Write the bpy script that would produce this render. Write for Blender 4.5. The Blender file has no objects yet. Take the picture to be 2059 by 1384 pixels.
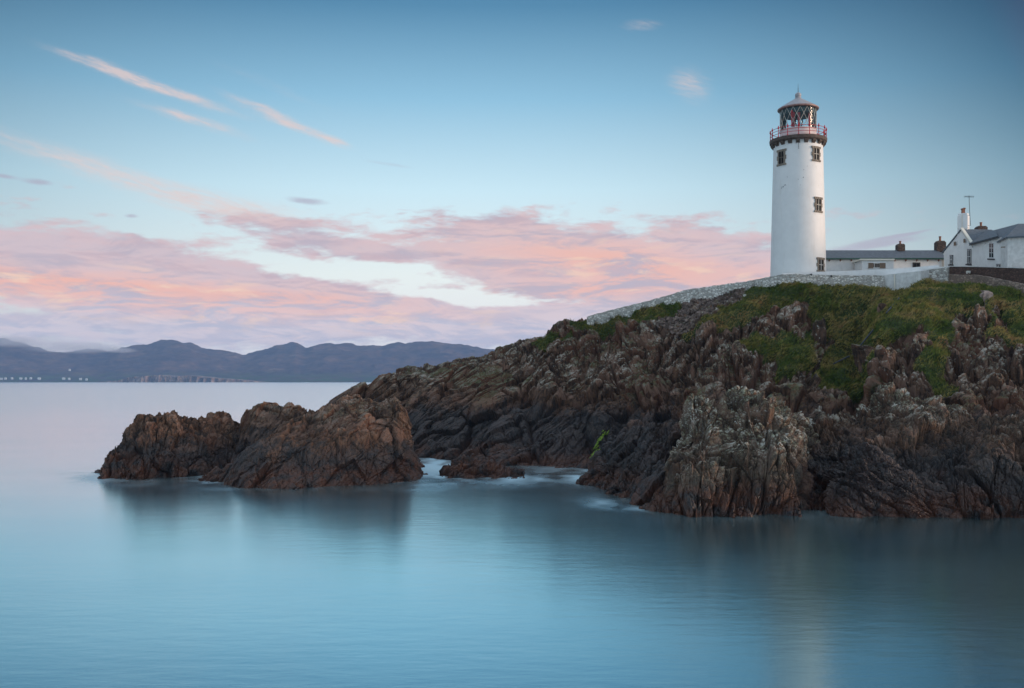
import bpy, math, random
import numpy as np
from mathutils import Vector, Matrix, kdtree
random.seed(7)
R = math.radians
scene = bpy.context.scene
col = scene.collection

# ------------------------------------------------------------------ camera
F, CX, HY, CAMZ = 2001.8, 1029.5, 766.0, 9.0          # focal length in photo pixels, optical centre, horizon row, eye height
cam_d = bpy.data.cameras.new('camera'); cam = bpy.data.objects.new('camera', cam_d); col.objects.link(cam)
cam.location = (0, 0, CAMZ); cam.rotation_euler = (R(90), 0, 0)
cam_d.lens = 35; cam_d.sensor_width = 36; cam_d.shift_y = (HY - 692) / 2059.0
cam_d.clip_start = 0.5; cam_d.clip_end = 60000
scene.camera = cam
scene.view_settings.view_transform = 'Standard'; scene.view_settings.look = 'None'
scene.view_settings.exposure = 0.0; scene.view_settings.gamma = 1.0
scene.cycles.max_bounces = 6; scene.cycles.volume_bounces = 3
scene.cycles.transparent_max_bounces = 12
scene.cycles.use_denoising = True
scene.cycles.sample_clamp_indirect = 4

def P(px, py, Y):
    return Vector(((px - CX) / F * Y, Y, CAMZ - (py - HY) / F * Y))
def wlY(py):
    return CAMZ * F / (py - HY)

# ------------------------------------------------------------------ node helpers
class E:
    """a shader value; arithmetic on it adds Math nodes"""
    nt = None
    def __init__(s, sock): s.s = sock
    @staticmethod
    def m(op, *a):
        n = E.nt.nodes.new('ShaderNodeMath'); n.operation = op
        for i, v in enumerate(a):
            if isinstance(v, E): E.nt.links.new(v.s, n.inputs[i])
            else: n.inputs[i].default_value = v
        return E(n.outputs[0])
    def __add__(s, o): return E.m('ADD', s, o)
    __radd__ = __add__
    def __sub__(s, o): return E.m('SUBTRACT', s, o)
    def __rsub__(s, o): return E.m('SUBTRACT', o, s)
    def __mul__(s, o): return E.m('MULTIPLY', s, o)
    __rmul__ = __mul__
    def __truediv__(s, o): return E.m('DIVIDE', s, o)
    def max(s, o): return E.m('MAXIMUM', s, o)
    def min(s, o): return E.m('MINIMUM', s, o)
    def pow(s, o): return E.m('POWER', s, o)
    def clamp(s): return s.max(0.0).min(1.0)
def smooth(v, a, b):
    n = E.nt.nodes.new('ShaderNodeMapRange'); n.interpolation_type = 'SMOOTHSTEP'
    E.nt.links.new(v.s, n.inputs[0]); n.inputs[1].default_value = a; n.inputs[2].default_value = b
    return E(n.outputs[0])
def ramp(v, stops, interp='LINEAR'):
    n = E.nt.nodes.new('ShaderNodeValToRGB'); E.nt.links.new(v.s, n.inputs[0])
    cr = n.color_ramp; cr.interpolation = interp
    while len(cr.elements) < len(stops): cr.elements.new(0.5)
    for e, (p, c) in zip(cr.elements, stops):
        e.position = p; e.color = (*c, 1)
    return n.outputs[0]
def mixc(f, a, b, mode='MIX'):
    n = E.nt.nodes.new('ShaderNodeMix'); n.data_type = 'RGBA'; n.blend_type = mode
    for sock, v in ((n.inputs[0], f), (n.inputs[6], a), (n.inputs[7], b)):
        if isinstance(v, E): E.nt.links.new(v.s, sock)
        elif isinstance(v, bpy.types.NodeSocket): E.nt.links.new(v, sock)
        elif isinstance(v, (int, float)): sock.default_value = v
        else: sock.default_value = (*v, 1)
    return n.outputs[2]
def comb(x, y, z):
    n = E.nt.nodes.new('ShaderNodeCombineXYZ')
    for i, v in enumerate((x, y, z)):
        if isinstance(v, E): E.nt.links.new(v.s, n.inputs[i])
        else: n.inputs[i].default_value = v
    return n.outputs[0]
def noise(vec, scale, detail=4, rough=0.5, dist=0.0):
    n = E.nt.nodes.new('ShaderNodeTexNoise'); E.nt.links.new(vec, n.inputs['Vector'])
    n.inputs['Scale'].default_value = scale; n.inputs['Detail'].default_value = detail
    n.inputs['Roughness'].default_value = rough; n.inputs['Distortion'].default_value = dist
    return E(n.outputs[0])
def voro(vec, scale, feature='F1', out='Distance'):
    n = E.nt.nodes.new('ShaderNodeTexVoronoi'); n.feature = feature
    E.nt.links.new(vec, n.inputs['Vector']); n.inputs['Scale'].default_value = scale
    return n.outputs[out]
def mapping(vec, scale=(1, 1, 1), rot=(0, 0, 0)):
    n = E.nt.nodes.new('ShaderNodeMapping'); E.nt.links.new(vec, n.inputs[0])
    n.inputs['Scale'].default_value = scale; n.inputs['Rotation'].default_value = [R(a) for a in rot]
    return n.outputs[0]
def newmat(name):
    m = bpy.data.materials.new(name); m.use_nodes = True
    E.nt = m.node_tree
    b = m.node_tree.nodes['Principled BSDF']
    tc = m.node_tree.nodes.new('ShaderNodeNewGeometry')
    return m, b, tc.outputs['Position'], tc
def link(a, b):
    E.nt.links.new(a.s if isinstance(a, E) else a, b)
def attr(name):
    n = E.nt.nodes.new('ShaderNodeAttribute'); n.attribute_name = name
    return E(n.outputs['Fac'])
def bump(h, strength=0.5, dist=0.1, nrm=None):
    n = E.nt.nodes.new('ShaderNodeBump'); n.inputs['Strength'].default_value = strength
    n.inputs['Distance'].default_value = dist; link(h, n.inputs['Height'])
    if nrm is not None: link(nrm, n.inputs['Normal'])
    return n.outputs[0]

# ------------------------------------------------------------------ sky (world)
SUN_AZ, SUN_EL = 104.0, 7.0            # azimuth clockwise from the view direction
w = bpy.data.worlds.new('World'); scene.world = w; w.use_nodes = True
nt = w.node_tree; E.nt = nt
bg = nt.nodes['Background']
tcw = nt.nodes.new('ShaderNodeTexCoord')
sep = nt.nodes.new('ShaderNodeSeparateXYZ'); nt.links.new(tcw.outputs['Generated'], sep.inputs[0])
dx, dy, dz = (E(sep.outputs[i]) for i in range(3))
RAD = 180 / math.pi
az = E.m('ARCTAN2', dx, dy) * RAD
el = E.m('ARCTAN2', dz, (dx * dx + dy * dy).pow(0.5)) * RAD
def ae(px, py):
    a = math.atan((px - CX) / F)
    return math.degrees(a), math.degrees(math.atan((HY - py) / F * math.cos(a)))
def L(r, g, b):
    f = lambda c: ((c / 255 + 0.055) / 1.055) ** 2.4 if c > 10 else c / 255 / 12.92
    return (f(r), f(g), f(b))
elr = (el / 60.0).clamp()
base = ramp(elr, [(0.0, L(232, 226, 230)), (0.05, L(244, 240, 234)), (0.10, L(238, 245, 240)), (0.14, L(222, 240, 243)),
                  (0.18, L(206, 236, 247)), (0.263, L(146, 196, 224)), (0.345, L(84, 138, 174)), (0.42, L(80, 132, 170)),
                  (0.60, L(140, 150, 162)), (1.0, L(140, 150, 160))])
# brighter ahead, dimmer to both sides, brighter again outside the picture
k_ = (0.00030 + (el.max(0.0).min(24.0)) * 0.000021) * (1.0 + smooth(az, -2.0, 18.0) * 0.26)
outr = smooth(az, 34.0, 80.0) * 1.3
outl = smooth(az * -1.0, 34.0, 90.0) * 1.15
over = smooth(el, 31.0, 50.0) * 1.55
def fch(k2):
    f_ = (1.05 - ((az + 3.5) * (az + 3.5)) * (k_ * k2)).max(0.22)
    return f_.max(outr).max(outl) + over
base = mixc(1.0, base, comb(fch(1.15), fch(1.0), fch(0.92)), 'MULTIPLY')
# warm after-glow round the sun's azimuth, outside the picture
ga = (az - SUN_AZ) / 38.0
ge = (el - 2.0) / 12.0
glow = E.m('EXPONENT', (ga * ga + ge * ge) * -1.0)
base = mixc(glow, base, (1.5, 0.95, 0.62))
# clouds: warped direction coordinates
cv = comb(az * 0.07, el * 0.24, 0.0)
n1 = noise(cv, 2.6, 6, 0.55)
n2 = noise(comb(az * 0.07 + 9.3, el * 0.24 + 3.1, 0.5), 2.2, 5, 0.55)
nf = noise(comb(az * 0.10, el * 0.42, 2.0), 5.0, 7, 0.62)
nm = noise(comb(az * 0.13 + 2.0, el * 0.40, 5.0), 2.6, 8, 0.6, 0.2)
wa = az + (n1 - 0.5) * 5.0
we = el + (n2 - 0.5) * 1.8
def blob(px, py, rx, ry, rot=0, s=1.0, warp=True, soft=1.0):
    a0, e0 = ae(px, py)
    k = math.degrees(1 / F) * math.cos(math.radians(a0)) ** 2
    ka = math.degrees(1 / F) * math.cos(math.radians(a0)) ** 2
    ax_, ex_ = (wa, we) if warp else (az + (n1 - 0.5) * 1.6, el + (n2 - 0.5) * 0.7)
    c, sn = math.cos(R(rot)), math.sin(R(rot))
    u = (ax_ - a0); v = (ex_ - e0)
    up = (u * c - v * sn) / (rx * ka)
    vp = (u * sn + v * c) / (ry * ka)
    return E.m('EXPONENT', (up * up + vp * vp) * -1.0) * s
banks = [(40, 520, 360, 70, 4), (330, 545, 260, 56, 6), (590, 592, 280, 34, 4), (-300, 520, 300, 90, 0),
         (1010, 478, 200, 42, 4), (1230, 520, 300, 62, 3), (1470, 505, 150, 42, 6), (1080, 560, 200, 30, 5), (1330, 575, 230, 34, 0),
         (600, 480, 140, 30, 8, .75), (760, 505, 150, 20, 3, .75), (510, 438, 120, 18, 4, .55), (700, 455, 90, 12, 4, .4),
         (300, 662, 700, 44, 0), (980, 652, 520, 42, 2), (560, 625, 480, 26, 3), (1250, 640, 300, 36, 0, .9)]
dens = None
for b in banks:
    v = blob(*b); dens = v if dens is None else dens + v
# more low cloud all round the horizon outside the picture
side = smooth(E.m('ABSOLUTE', az), 34.0, 60.0)
ring = E.m('EXPONENT', ((el - 6.0) / 5.0).pow(2.0) * -1.0) * side * smooth(n1, 0.42, 0.62)
dens = dens + ring * 0.9
gapA = blob(900, 596, 120, 12, 2, 1.0) + blob(740, 545, 150, 12, 4, .6) + blob(1350, 612, 90, 7, 0, .7) + blob(1130, 600, 100, 5, 0, .4)
edge = dens + (nf - 0.5) * 1.0 + (nm - 0.5) * 2.2 - gapA - smooth(el, 9.5, 13.0) * 0.8
cover = smooth(edge, 0.18, 0.86)
# colour of the bank: lit peach ridges, mauve-grey shade
nl = noise(comb(az * 0.07 + 4.0, el * 0.30, 7.0), 3.0, 8, 0.56, 0.5)
nl2 = noise(comb(az * 0.07 + 4.0, el * 0.30 - 0.035, 7.0), 3.0, 8, 0.56, 0.5)      # the same field a little lower: relief of the billows
relief = ((nl2 - nl) * 7.0 + 0.5).clamp()
lit = smooth(nl + (nf - 0.5) * 0.32 + (relief - 0.5) * 0.26, 0.34, 0.60)
peachzone = (blob(60, 578, 460, 50, 7, 1.15) + blob(620, 618, 460, 34, 4, 1.1) + blob(1250, 535, 340, 56, 6, 1.0) + blob(1130, 590, 200, 20, 0, .6)).clamp()
litc = mixc(peachzone, L(242, 214, 212), L(250, 186, 164))
shade = mixc(smooth(el, 1.5, 5.5), L(206, 200, 212), L(206, 178, 184))
shade = mixc(smooth(nm, 0.62, 0.42) * 0.5, shade, L(182, 178, 194))
cloudc = mixc((lit * (0.40 + 0.60 * peachzone)).clamp(), shade, litc)
low = smooth(el, 5.4, 3.0)                      # pale bluish bank resting on the hills
lown = smooth(noise(comb(az * 0.16, el * 0.42, 3.0), 2.6, 8, 0.58, 0.5) + (relief - 0.5) * 0.2, 0.36, 0.62)
cloudc = mixc(low * 0.62, cloudc, mixc(lown, L(190, 190, 208), L(230, 216, 220)))
hl = noise(comb(az * 0.09, el * 0.42, 11.0), 4.0, 7, 0.58, 0.4)
cloudc = mixc(smooth(hl, 0.52, 0.70) * peachzone * 0.85, cloudc, L(255, 214, 184))
sky = mixc(cover * 0.95, base, cloudc)
# thin high cirrus wisps
wn = noise(comb(az * 0.22 + el * 0.12, el * 1.1 + az * 0.26, 1.0), 4.0, 8, 0.70, 0.3)
wisp = (blob(310, 172, 170, 12, 14, 1.4, False) + blob(190, 130, 110, 10, 12, .5, False) + blob(380, 240, 110, 12, 12, 1.15, False) + blob(575, 242, 120, 10, 19, 1.4, False) + blob(670, 282, 26, 8, 10, .8, False) + blob(560, 180, 160, 14, 20, .35, False)
        + blob(1385, 172, 46, 30, 25, .95, False) + blob(1290, 52, 44, 9, 0, .7, False) + blob(230, 350, 300, 26, 14, 1.1, False)
        + blob(480, 420, 160, 26, 3, .8, False))
wcov = smooth(wisp * (wn * 2.0 - 0.25), 0.06, 1.35)
sky = mixc(wcov * 0.75, sky, L(238, 212, 204))
dark = (blob(620, 402, 46, 9, 4, 1., False) + blob(785, 332, 70, 8, 8, .55, False) + blob(75, 363, 40, 9, 3, .9, False) + blob(8, 350, 26, 7, 4, .9, False)
        + blob(255, 434, 18, 6, 0, .8, False) + blob(1760, 492, 110, 12, -4, 1.1, False) + blob(1830, 470, 60, 5, -8, .8, False) + blob(1300, 412, 60, 8, 5, .3, False)
        + blob(1080, 212, 22, 9, 0, .35, False) + blob(1130, 55, 22, 9, 0, .3, False))
dcov = smooth(dark * (0.45 + 0.9 * nf), 0.25, 0.9)
sky = mixc(dcov * 0.62, sky, L(176, 164, 184))
nish = nt.nodes.new('ShaderNodeTexSky'); nish.sky_type = 'NISHITA'; nish.sun_disc = False
nish.sun_elevation = R(SUN_EL); nish.sun_rotation = R(SUN_AZ); nish.altitude = 10
nmul = mixc(1.0, nish.outputs[0], (0.05, 0.05, 0.05), 'MULTIPLY')
sky = mixc(0.06, sky, nmul)
lowb = 1.0 + E.m('EXPONENT', el.max(0.0) * -0.16) * 0.30
sky = mixc(1.0, sky, comb(lowb, lowb, lowb), 'MULTIPLY')
below = smooth(el, -1.0, -6.0)
sky = mixc(below, sky, (0.10, 0.16, 0.20))
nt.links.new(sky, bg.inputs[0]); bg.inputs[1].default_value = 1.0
w.cycles.sampling_method = 'MANUAL'; w.cycles.sample_map_resolution = 512

# ------------------------------------------------------------------ sun: low, wide and warm, from the right
sd = bpy.data.lights.new('sun', 'SUN'); sun = bpy.data.objects.new('sun', sd); col.objects.link(sun)
sd.energy = 2.8; sd.angle = R(20); sd.color = (1.0, 0.73, 0.54)
sv = Vector((math.sin(R(SUN_AZ)) * math.cos(R(SUN_EL)), math.cos(R(SUN_AZ)) * math.cos(R(SUN_EL)), math.sin(R(SUN_EL))))
sun.rotation_euler = sv.to_track_quat('Z', 'Y').to_euler()

# ------------------------------------------------------------------ object helpers
def tag(o, label=None, cat=None, group=None, kind=None):
    if label: o['label'] = label
    if cat: o['category'] = cat
    if group: o['group'] = group
    if kind: o['kind'] = kind
    return o
def empty(name, loc, label, cat, group=None):
    o = bpy.data.objects.new(name, None); col.objects.link(o); o.location = loc
    o.empty_display_size = 0.2
    return tag(o, label, cat, group)
class MB:
    """collects verts/faces, links them as one mesh object"""
    def __init__(s): s.v = []; s.f = []; s.sm = False
    def add(s, vs, fs):
        k = len(s.v); s.v += [tuple(v) for v in vs]; s.f += [tuple(i + k for i in f) for f in fs]
    def box(s, c, size, M=None):
        hx, hy, hz = (d / 2 for d in size)
        vs = [Vector((x, y, z)) for x in (-hx, hx) for y in (-hy, hy) for z in (-hz, hz)]
        if M is not None: vs = [M @ v for v in vs]
        c = Vector(c)
        s.add([v + c for v in vs], [(0, 1, 3, 2), (4, 6, 7, 5), (0, 4, 5, 1), (2, 3, 7, 6), (0, 2, 6, 4), (1, 5, 7, 3)])
    def prism(s, poly, d):
        """poly: world points of one face; d: extrusion vector"""
        n = len(poly); d = Vector(d); a = [Vector(p) for p in poly]
        s.add(a + [p + d for p in a], [tuple(range(n)), tuple(range(2 * n - 1, n - 1, -1))] + [(i, i + n, (i + 1) % n + n, (i + 1) % n) for i in range(n)])
    def tube(s, pts, r, n=8, cap=True):
        pts = [Vector(p) for p in pts]; rs = r if isinstance(r, (list, tuple)) else [r] * len(pts)
        k = len(s.v)
        for i, p in enumerate(pts):
            t = (pts[min(i + 1, len(pts) - 1)] - pts[max(i - 1, 0)]).normalized()
            a = t.orthogonal().normalized() if abs(t.z) > .9 else t.cross(Vector((0, 0, 1))).normalized()
            b = t.cross(a)
            for j in range(n):
                q = 2 * math.pi * j / n
                s.v.append(tuple(p + (a * math.cos(q) + b * math.sin(q)) * rs[i]))
        for i in range(len(pts) - 1):
            for j in range(n):
                s.f.append((k + i * n + j, k + i * n + (j + 1) % n, k + (i + 1) * n + (j + 1) % n, k + (i + 1) * n + j))
        if cap:
            s.f.append(tuple(k + j for j in range(n))[::-1]); s.f.append(tuple(k + (len(pts) - 1) * n + j for j in range(n)))
    def lathe(s, prof, n=64, c=(0, 0, 0), closed=False):
        k = len(s.v)
        for r, z in prof:
            for j in range(n):
                q = 2 * math.pi * j / n
                s.v.append((c[0] + r * math.cos(q), c[1] + r * math.sin(q), c[2] + z))
        m = len(prof)
        for i in range(m if closed else m - 1):
            i2 = (i + 1) % m
            for j in range(n):
                s.f.append((k + i * n + j, k + i * n + (j + 1) % n, k + i2 * n + (j + 1) % n, k + i2 * n + j))
    def build(s, name, mat, parent=None, smooth=None, bevel=0):
        me = bpy.data.meshes.new(name); me.from_pydata(s.v, [], s.f); me.update()
        o = bpy.data.objects.new(name, me); col.objects.link(o)
        me.materials.append(mat)
        if parent is not None:
            o.parent = parent
            o.matrix_parent_inverse = Matrix.Translation(-absloc(parent))
        if smooth is not None:
            me.shade_smooth(); me.set_sharp_from_angle(angle=R(smooth))
        if bevel:
            b = o.modifiers.new('bevel', 'BEVEL'); b.width = bevel; b.segments = 2; b.limit_method = 'ANGLE'
        return o
def absloc(o):
    return Vector(o.location) if o.parent is None else Vector((0, 0, 0)) if o.type == 'MESH' and False else parent_abs(o)
def parent_abs(o):
    # parts keep world coordinates in their vertices: only roots have a location
    return Vector((0, 0, 0))

# ------------------------------------------------------------------ numpy noise
def _h(ix, iy, iz, s):
    h = (ix.astype(np.uint32) * np.uint32(374761393)) ^ (iy.astype(np.uint32) * np.uint32(668265263)) ^ (iz.astype(np.uint32) * np.uint32(2246822519)) ^ np.uint32((s * 3266489917) & 0xffffffff)
    h ^= h >> np.uint32(15); h *= np.uint32(2246822519); h ^= h >> np.uint32(13); h *= np.uint32(3266489917); h ^= h >> np.uint32(16)
    return h
def _r(h, k):
    g = h * np.uint32((2654435761 * (2 * k + 1)) & 0xffffffff); g ^= g >> np.uint32(14); g *= np.uint32(1274126177); g ^= g >> np.uint32(16)
    return (g & np.uint32(0xffffff)).astype(np.float32) / np.float32(16777216)
def vnoise(p, s=0):
    b = np.floor(p).astype(np.int64); f = (p - b).astype(np.float32); f = f * f * (3 - 2 * f)
    out = 0
    for x in (0, 1):
        for y in (0, 1):
            for z in (0, 1):
                wgt = (f[:, 0] if x else 1 - f[:, 0]) * (f[:, 1] if y else 1 - f[:, 1]) * (f[:, 2] if z else 1 - f[:, 2])
                out = out + wgt * _r(_h(b[:, 0] + x, b[:, 1] + y, b[:, 2] + z, s), 1)
    return out * 2 - 1
def fbm(p, o=4, s=0, g=0.5):
    out = 0; a = 1
    for i in range(o):
        out = out + a * vnoise(p * (2.03 ** i) + 17.3 * i, s + i); a *= g
    return out
def worley(p, s=0):
    b = np.floor(p).astype(np.int64); N = len(p)
    f1 = np.full(N, 9e9, np.float32); f2 = f1.copy(); hid = np.zeros(N, np.uint32); vec = np.zeros((N, 3), np.float32)
    fr = (p - b).astype(np.float32)
    for x in (-1, 0, 1):
        for y in (-1, 0, 1):
            for z in (-1, 0, 1):
                h = _h(b[:, 0] + x, b[:, 1] + y, b[:, 2] + z, s)
                dx = x + _r(h, 1) - fr[:, 0]; dy = y + _r(h, 2) - fr[:, 1]; dz_ = z + _r(h, 3) - fr[:, 2]
                d = dx * dx + dy * dy + dz_ * dz_
                m = d < f1
                f2 = np.where(m, f1, np.minimum(f2, d)); f1 = np.where(m, d, f1); hid = np.where(m, h, hid)
                vec[m, 0] = -dx[m]; vec[m, 1] = -dy[m]; vec[m, 2] = -dz_[m]
    return np.sqrt(f1), np.sqrt(f2), hid, vec
def rotm(ax, deg):
    return np.array(Matrix.Rotation(R(deg), 3, ax))
def blocks(p, size, Rm, s, tilt=0.9):
    """fractured blocks: per-cell offset plus per-cell tilted plane, with cracks between the cells"""
    q = (p @ Rm.T) / np.array(size)
    f1, f2, h, v = worley(q, s)
    off = _r(h, 5) * 2 - 1
    t = ((_r(h, 6) * 2 - 1) * v[:, 0] + (_r(h, 7) * 2 - 1) * v[:, 1] + (_r(h, 8) * 2 - 1) * v[:, 2] * 0.45) * tilt
    crack = np.exp(-(f2 - f1) / 0.045)
    return off + t, crack

# ------------------------------------------------------------------ lofted sheets
def pchip(x, y, xi):
    """monotone cubic through y (n, ...) at x, sampled at xi"""
    x = np.asarray(x, float); y = np.asarray(y, float); h = np.diff(x); sh = (len(h),) + (1,) * (y.ndim - 1)
    d = np.diff(y, axis=0) / h.reshape(sh)
    m = np.zeros_like(y); m[0] = d[0]; m[-1] = d[-1]
    if len(x) > 2:
        a, b = d[:-1], d[1:]
        m[1:-1] = np.where(a * b > 0, 2 * a * b / np.where(np.abs(a + b) < 1e-12, 1, a + b), 0)
        m[1:-1] = 0.5 * m[1:-1] + 0.5 * (a + b) / 2 * 0.6
    i = np.clip(np.searchsorted(x, xi, side='right') - 1, 0, len(x) - 2)
    t = (xi - x[i]) / h[i]; e = (len(xi),) + (1,) * (y.ndim - 1); t = t.reshape(e); hh = h[i].reshape(e)
    return (2*t**3-3*t**2+1)*y[i] + (t**3-2*t**2+t)*hh*m[i] + (-2*t**3+3*t**2)*y[i+1] + (t**3-t**2)*hh*m[i+1]
def loft(cols, nu, nv, back):
    """cols: each [(px, py of the waterline), (px, py, Y) ... top]. back: world offsets (dx, dY, z or None+dz) behind the top. Returns verts (nu, nv, 3)"""
    G = []
    for c in cols:
        pts = []
        w0 = c[0]; Yw = wlY(w0[1]) if len(w0) == 2 else w0[2]
        a = P(w0[0], w0[1], Yw)
        if len(w0) == 2:
            pts.append((a.x * (1 - 1.2 / Yw), Yw - 1.2, -2.5))
        pts.append(tuple(a))
        for q in c[1:]: pts.append(tuple(P(*q)))
        t = Vector(pts[-1])
        for bdx, bdy, bz, rel in back:
            pts.append((t.x + bdx, t.y + bdy, t.z + bz if rel else bz))
        G.append(pts)
    G = np.array(G)                                    # (ncol, nrow, 3)
    us = np.concatenate([[0], np.cumsum(np.linalg.norm(np.diff(G[:, 1:-len(back)], axis=0), axis=2).mean(axis=1) + 0.05)])
    A = pchip(us, G, np.linspace(us[0], us[-1], nu))
    seg = np.linalg.norm(np.diff(G, axis=1), axis=2).mean(axis=0) ** 0.75
    seg[-max(1, len(back)):] *= 0.5
    vs = np.concatenate([[0], np.cumsum(seg)])
    B = pchip(vs, A.transpose(1, 0, 2), np.linspace(vs[0], vs[-1], nv))
    return B.transpose(1, 0, 2)
def normals(V):
    du = np.gradient(V, axis=0); dv = np.gradient(V, axis=1)
    n = np.cross(du, dv); n /= np.linalg.norm(n, axis=2, keepdims=True) + 1e-9
    return n
def grid_obj(name, V, mat, attrs=None, smooth_=False):
    nu, nv, _ = V.shape
    me = bpy.data.meshes.new(name)
    me.vertices.add(nu * nv); me.vertices.foreach_set('co', V.reshape(-1).astype(np.float32))
    i = np.arange(nu * nv).reshape(nu, nv)
    q = np.stack([i[:-1, :-1], i[1:, :-1], i[1:, 1:], i[:-1, 1:]], axis=-1).reshape(-1, 4)
    me.loops.add(q.size); me.loops.foreach_set('vertex_index', q.reshape(-1).astype(np.int32))
    me.polygons.add(len(q)); me.polygons.foreach_set('loop_start', np.arange(0, q.size, 4, dtype=np.int32))
    me.update(calc_edges=True)
    for k, a in (attrs or {}).items():
        at = me.attributes.new(k, 'FLOAT', 'POINT'); at.data.foreach_set('value', a.reshape(-1).astype(np.float32))
    me.shade_flat()
    if smooth_: me.shade_smooth()
    me.materials.append(mat)
    o = bpy.data.objects.new(name, me); col.objects.link(o)
    return o
EDGE = []                                              # waterline points of every rock, for the foam
def rndo(a):
    return np.mod(np.sin(a * 12.9898) * 43758.5, 1.0)
def rockify(V, seed, lean, amp=1.0, grass=None, size=1.0, name_=''):
    """lean(px-like x of world) -> degrees of the slabs from the vertical; blends two slab directions"""
    nu, nv, _ = V.shape
    N = normals(V).reshape(-1, 3); p = V.reshape(-1, 3)
    p = p.copy()
    base = p.copy()
    p = p + 0.14 * np.stack([fbm(p * .35, 3, seed), fbm(p * .35 + 40, 3, seed + 1), fbm(p * .35 + 80, 3, seed + 2)], 1)
    wgt, la, lb = lean(base)
    Ra = rotm('Y', la) @ rotm('X', 12); Rb = rotm('Y', lb) @ rotm('X', -8)
    D = 0; CR = 0
    for Rm, ww in ((Ra, 1 - wgt), (Rb, wgt)):
        if ww.max() < 0.01: continue
        d1, c1 = blocks(p, (2.3 * size, 3.6 * size, 8.0 * size), Rm, seed + 3, 2.0)
        d2, c2 = blocks(p, (0.75 * size, 1.5 * size, 3.2 * size), Rm, seed + 5, 1.8)
        d3, c3 = blocks(p, (0.30 * size, 0.5 * size, 1.2 * size), Rm, seed + 7, 1.5)
        q = p @ Rm.T
        wv = fbm(p * 0.08, 2, seed + 20)
        LB = 0
        for sp_, am in ((2.1 * size, 0.42), (0.62 * size, 0.17)):
            tt = q[:, 0] / sp_ + wv * 0.8 + 0.35 * np.floor(q[:, 2] / (5.0 * sp_) + 3 * wv); li_ = np.floor(tt)
            rr = _r(_h(li_.astype(np.int64), np.floor(q[:, 2] / (4.5 * sp_) + rndo(li_)).astype(np.int64), li_.astype(np.int64) * 0, seed), 4)
            LB = LB + am * ((rr * 2 - 1) + (tt - li_ - 0.5) * 1.1)
        D = D + ww * (LB + d1 * 0.75 + d2 * 0.21 + d3 * 0.08 - c1 * 0.65 - c2 * 0.32 - c3 * 0.07)
        CR = CR + ww * np.maximum(c1, c2 * .8)
    if name_ == 'head':
        d0, c0 = blocks(p, (4.2, 6.0, 9.0), Rb @ rotm('Y', -14), seed + 31, 1.8)
        D = D * 0.80 + 0.95 * d0 - 0.9 * c0
    D = 1.7 * np.tanh(D / 1.7) + fbm(base * 0.22, 3, seed + 9) * 0.7
    k = np.full(len(p), amp)
    if name_ == 'head':
        pq = base[:, 0] / base[:, 1] * F + CX
        k = k * (0.55 + 0.45 * np.clip((pq - 950) / 250, 0, 1))
    if grass is not None:
        soft = fbm(base * 0.45, 4, seed + 11) * 0.45 + np.abs(fbm(base * 1.1, 3, seed + 13)) * 0.35
        D = D * (1 - grass) + (soft + 0.15 * D) * grass
    out = base + N * (D * k)[:, None]
    # slabs overhang slightly and their tops break upwards
    out[:, 2] += (0.25 * D * k * (1 if grass is None else (1 - 0.8 * grass)))
    return out.reshape(nu, nv, 3), CR
def edges_of(V):
    p = V.reshape(-1, 3); m = np.abs(p[:, 2]) < 0.35
    q = p[m][:, :2]
    if len(q) > 4000: q = q[np.random.RandomState(1).choice(len(q), 4000, replace=False)]
    EDGE.append(q)

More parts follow.
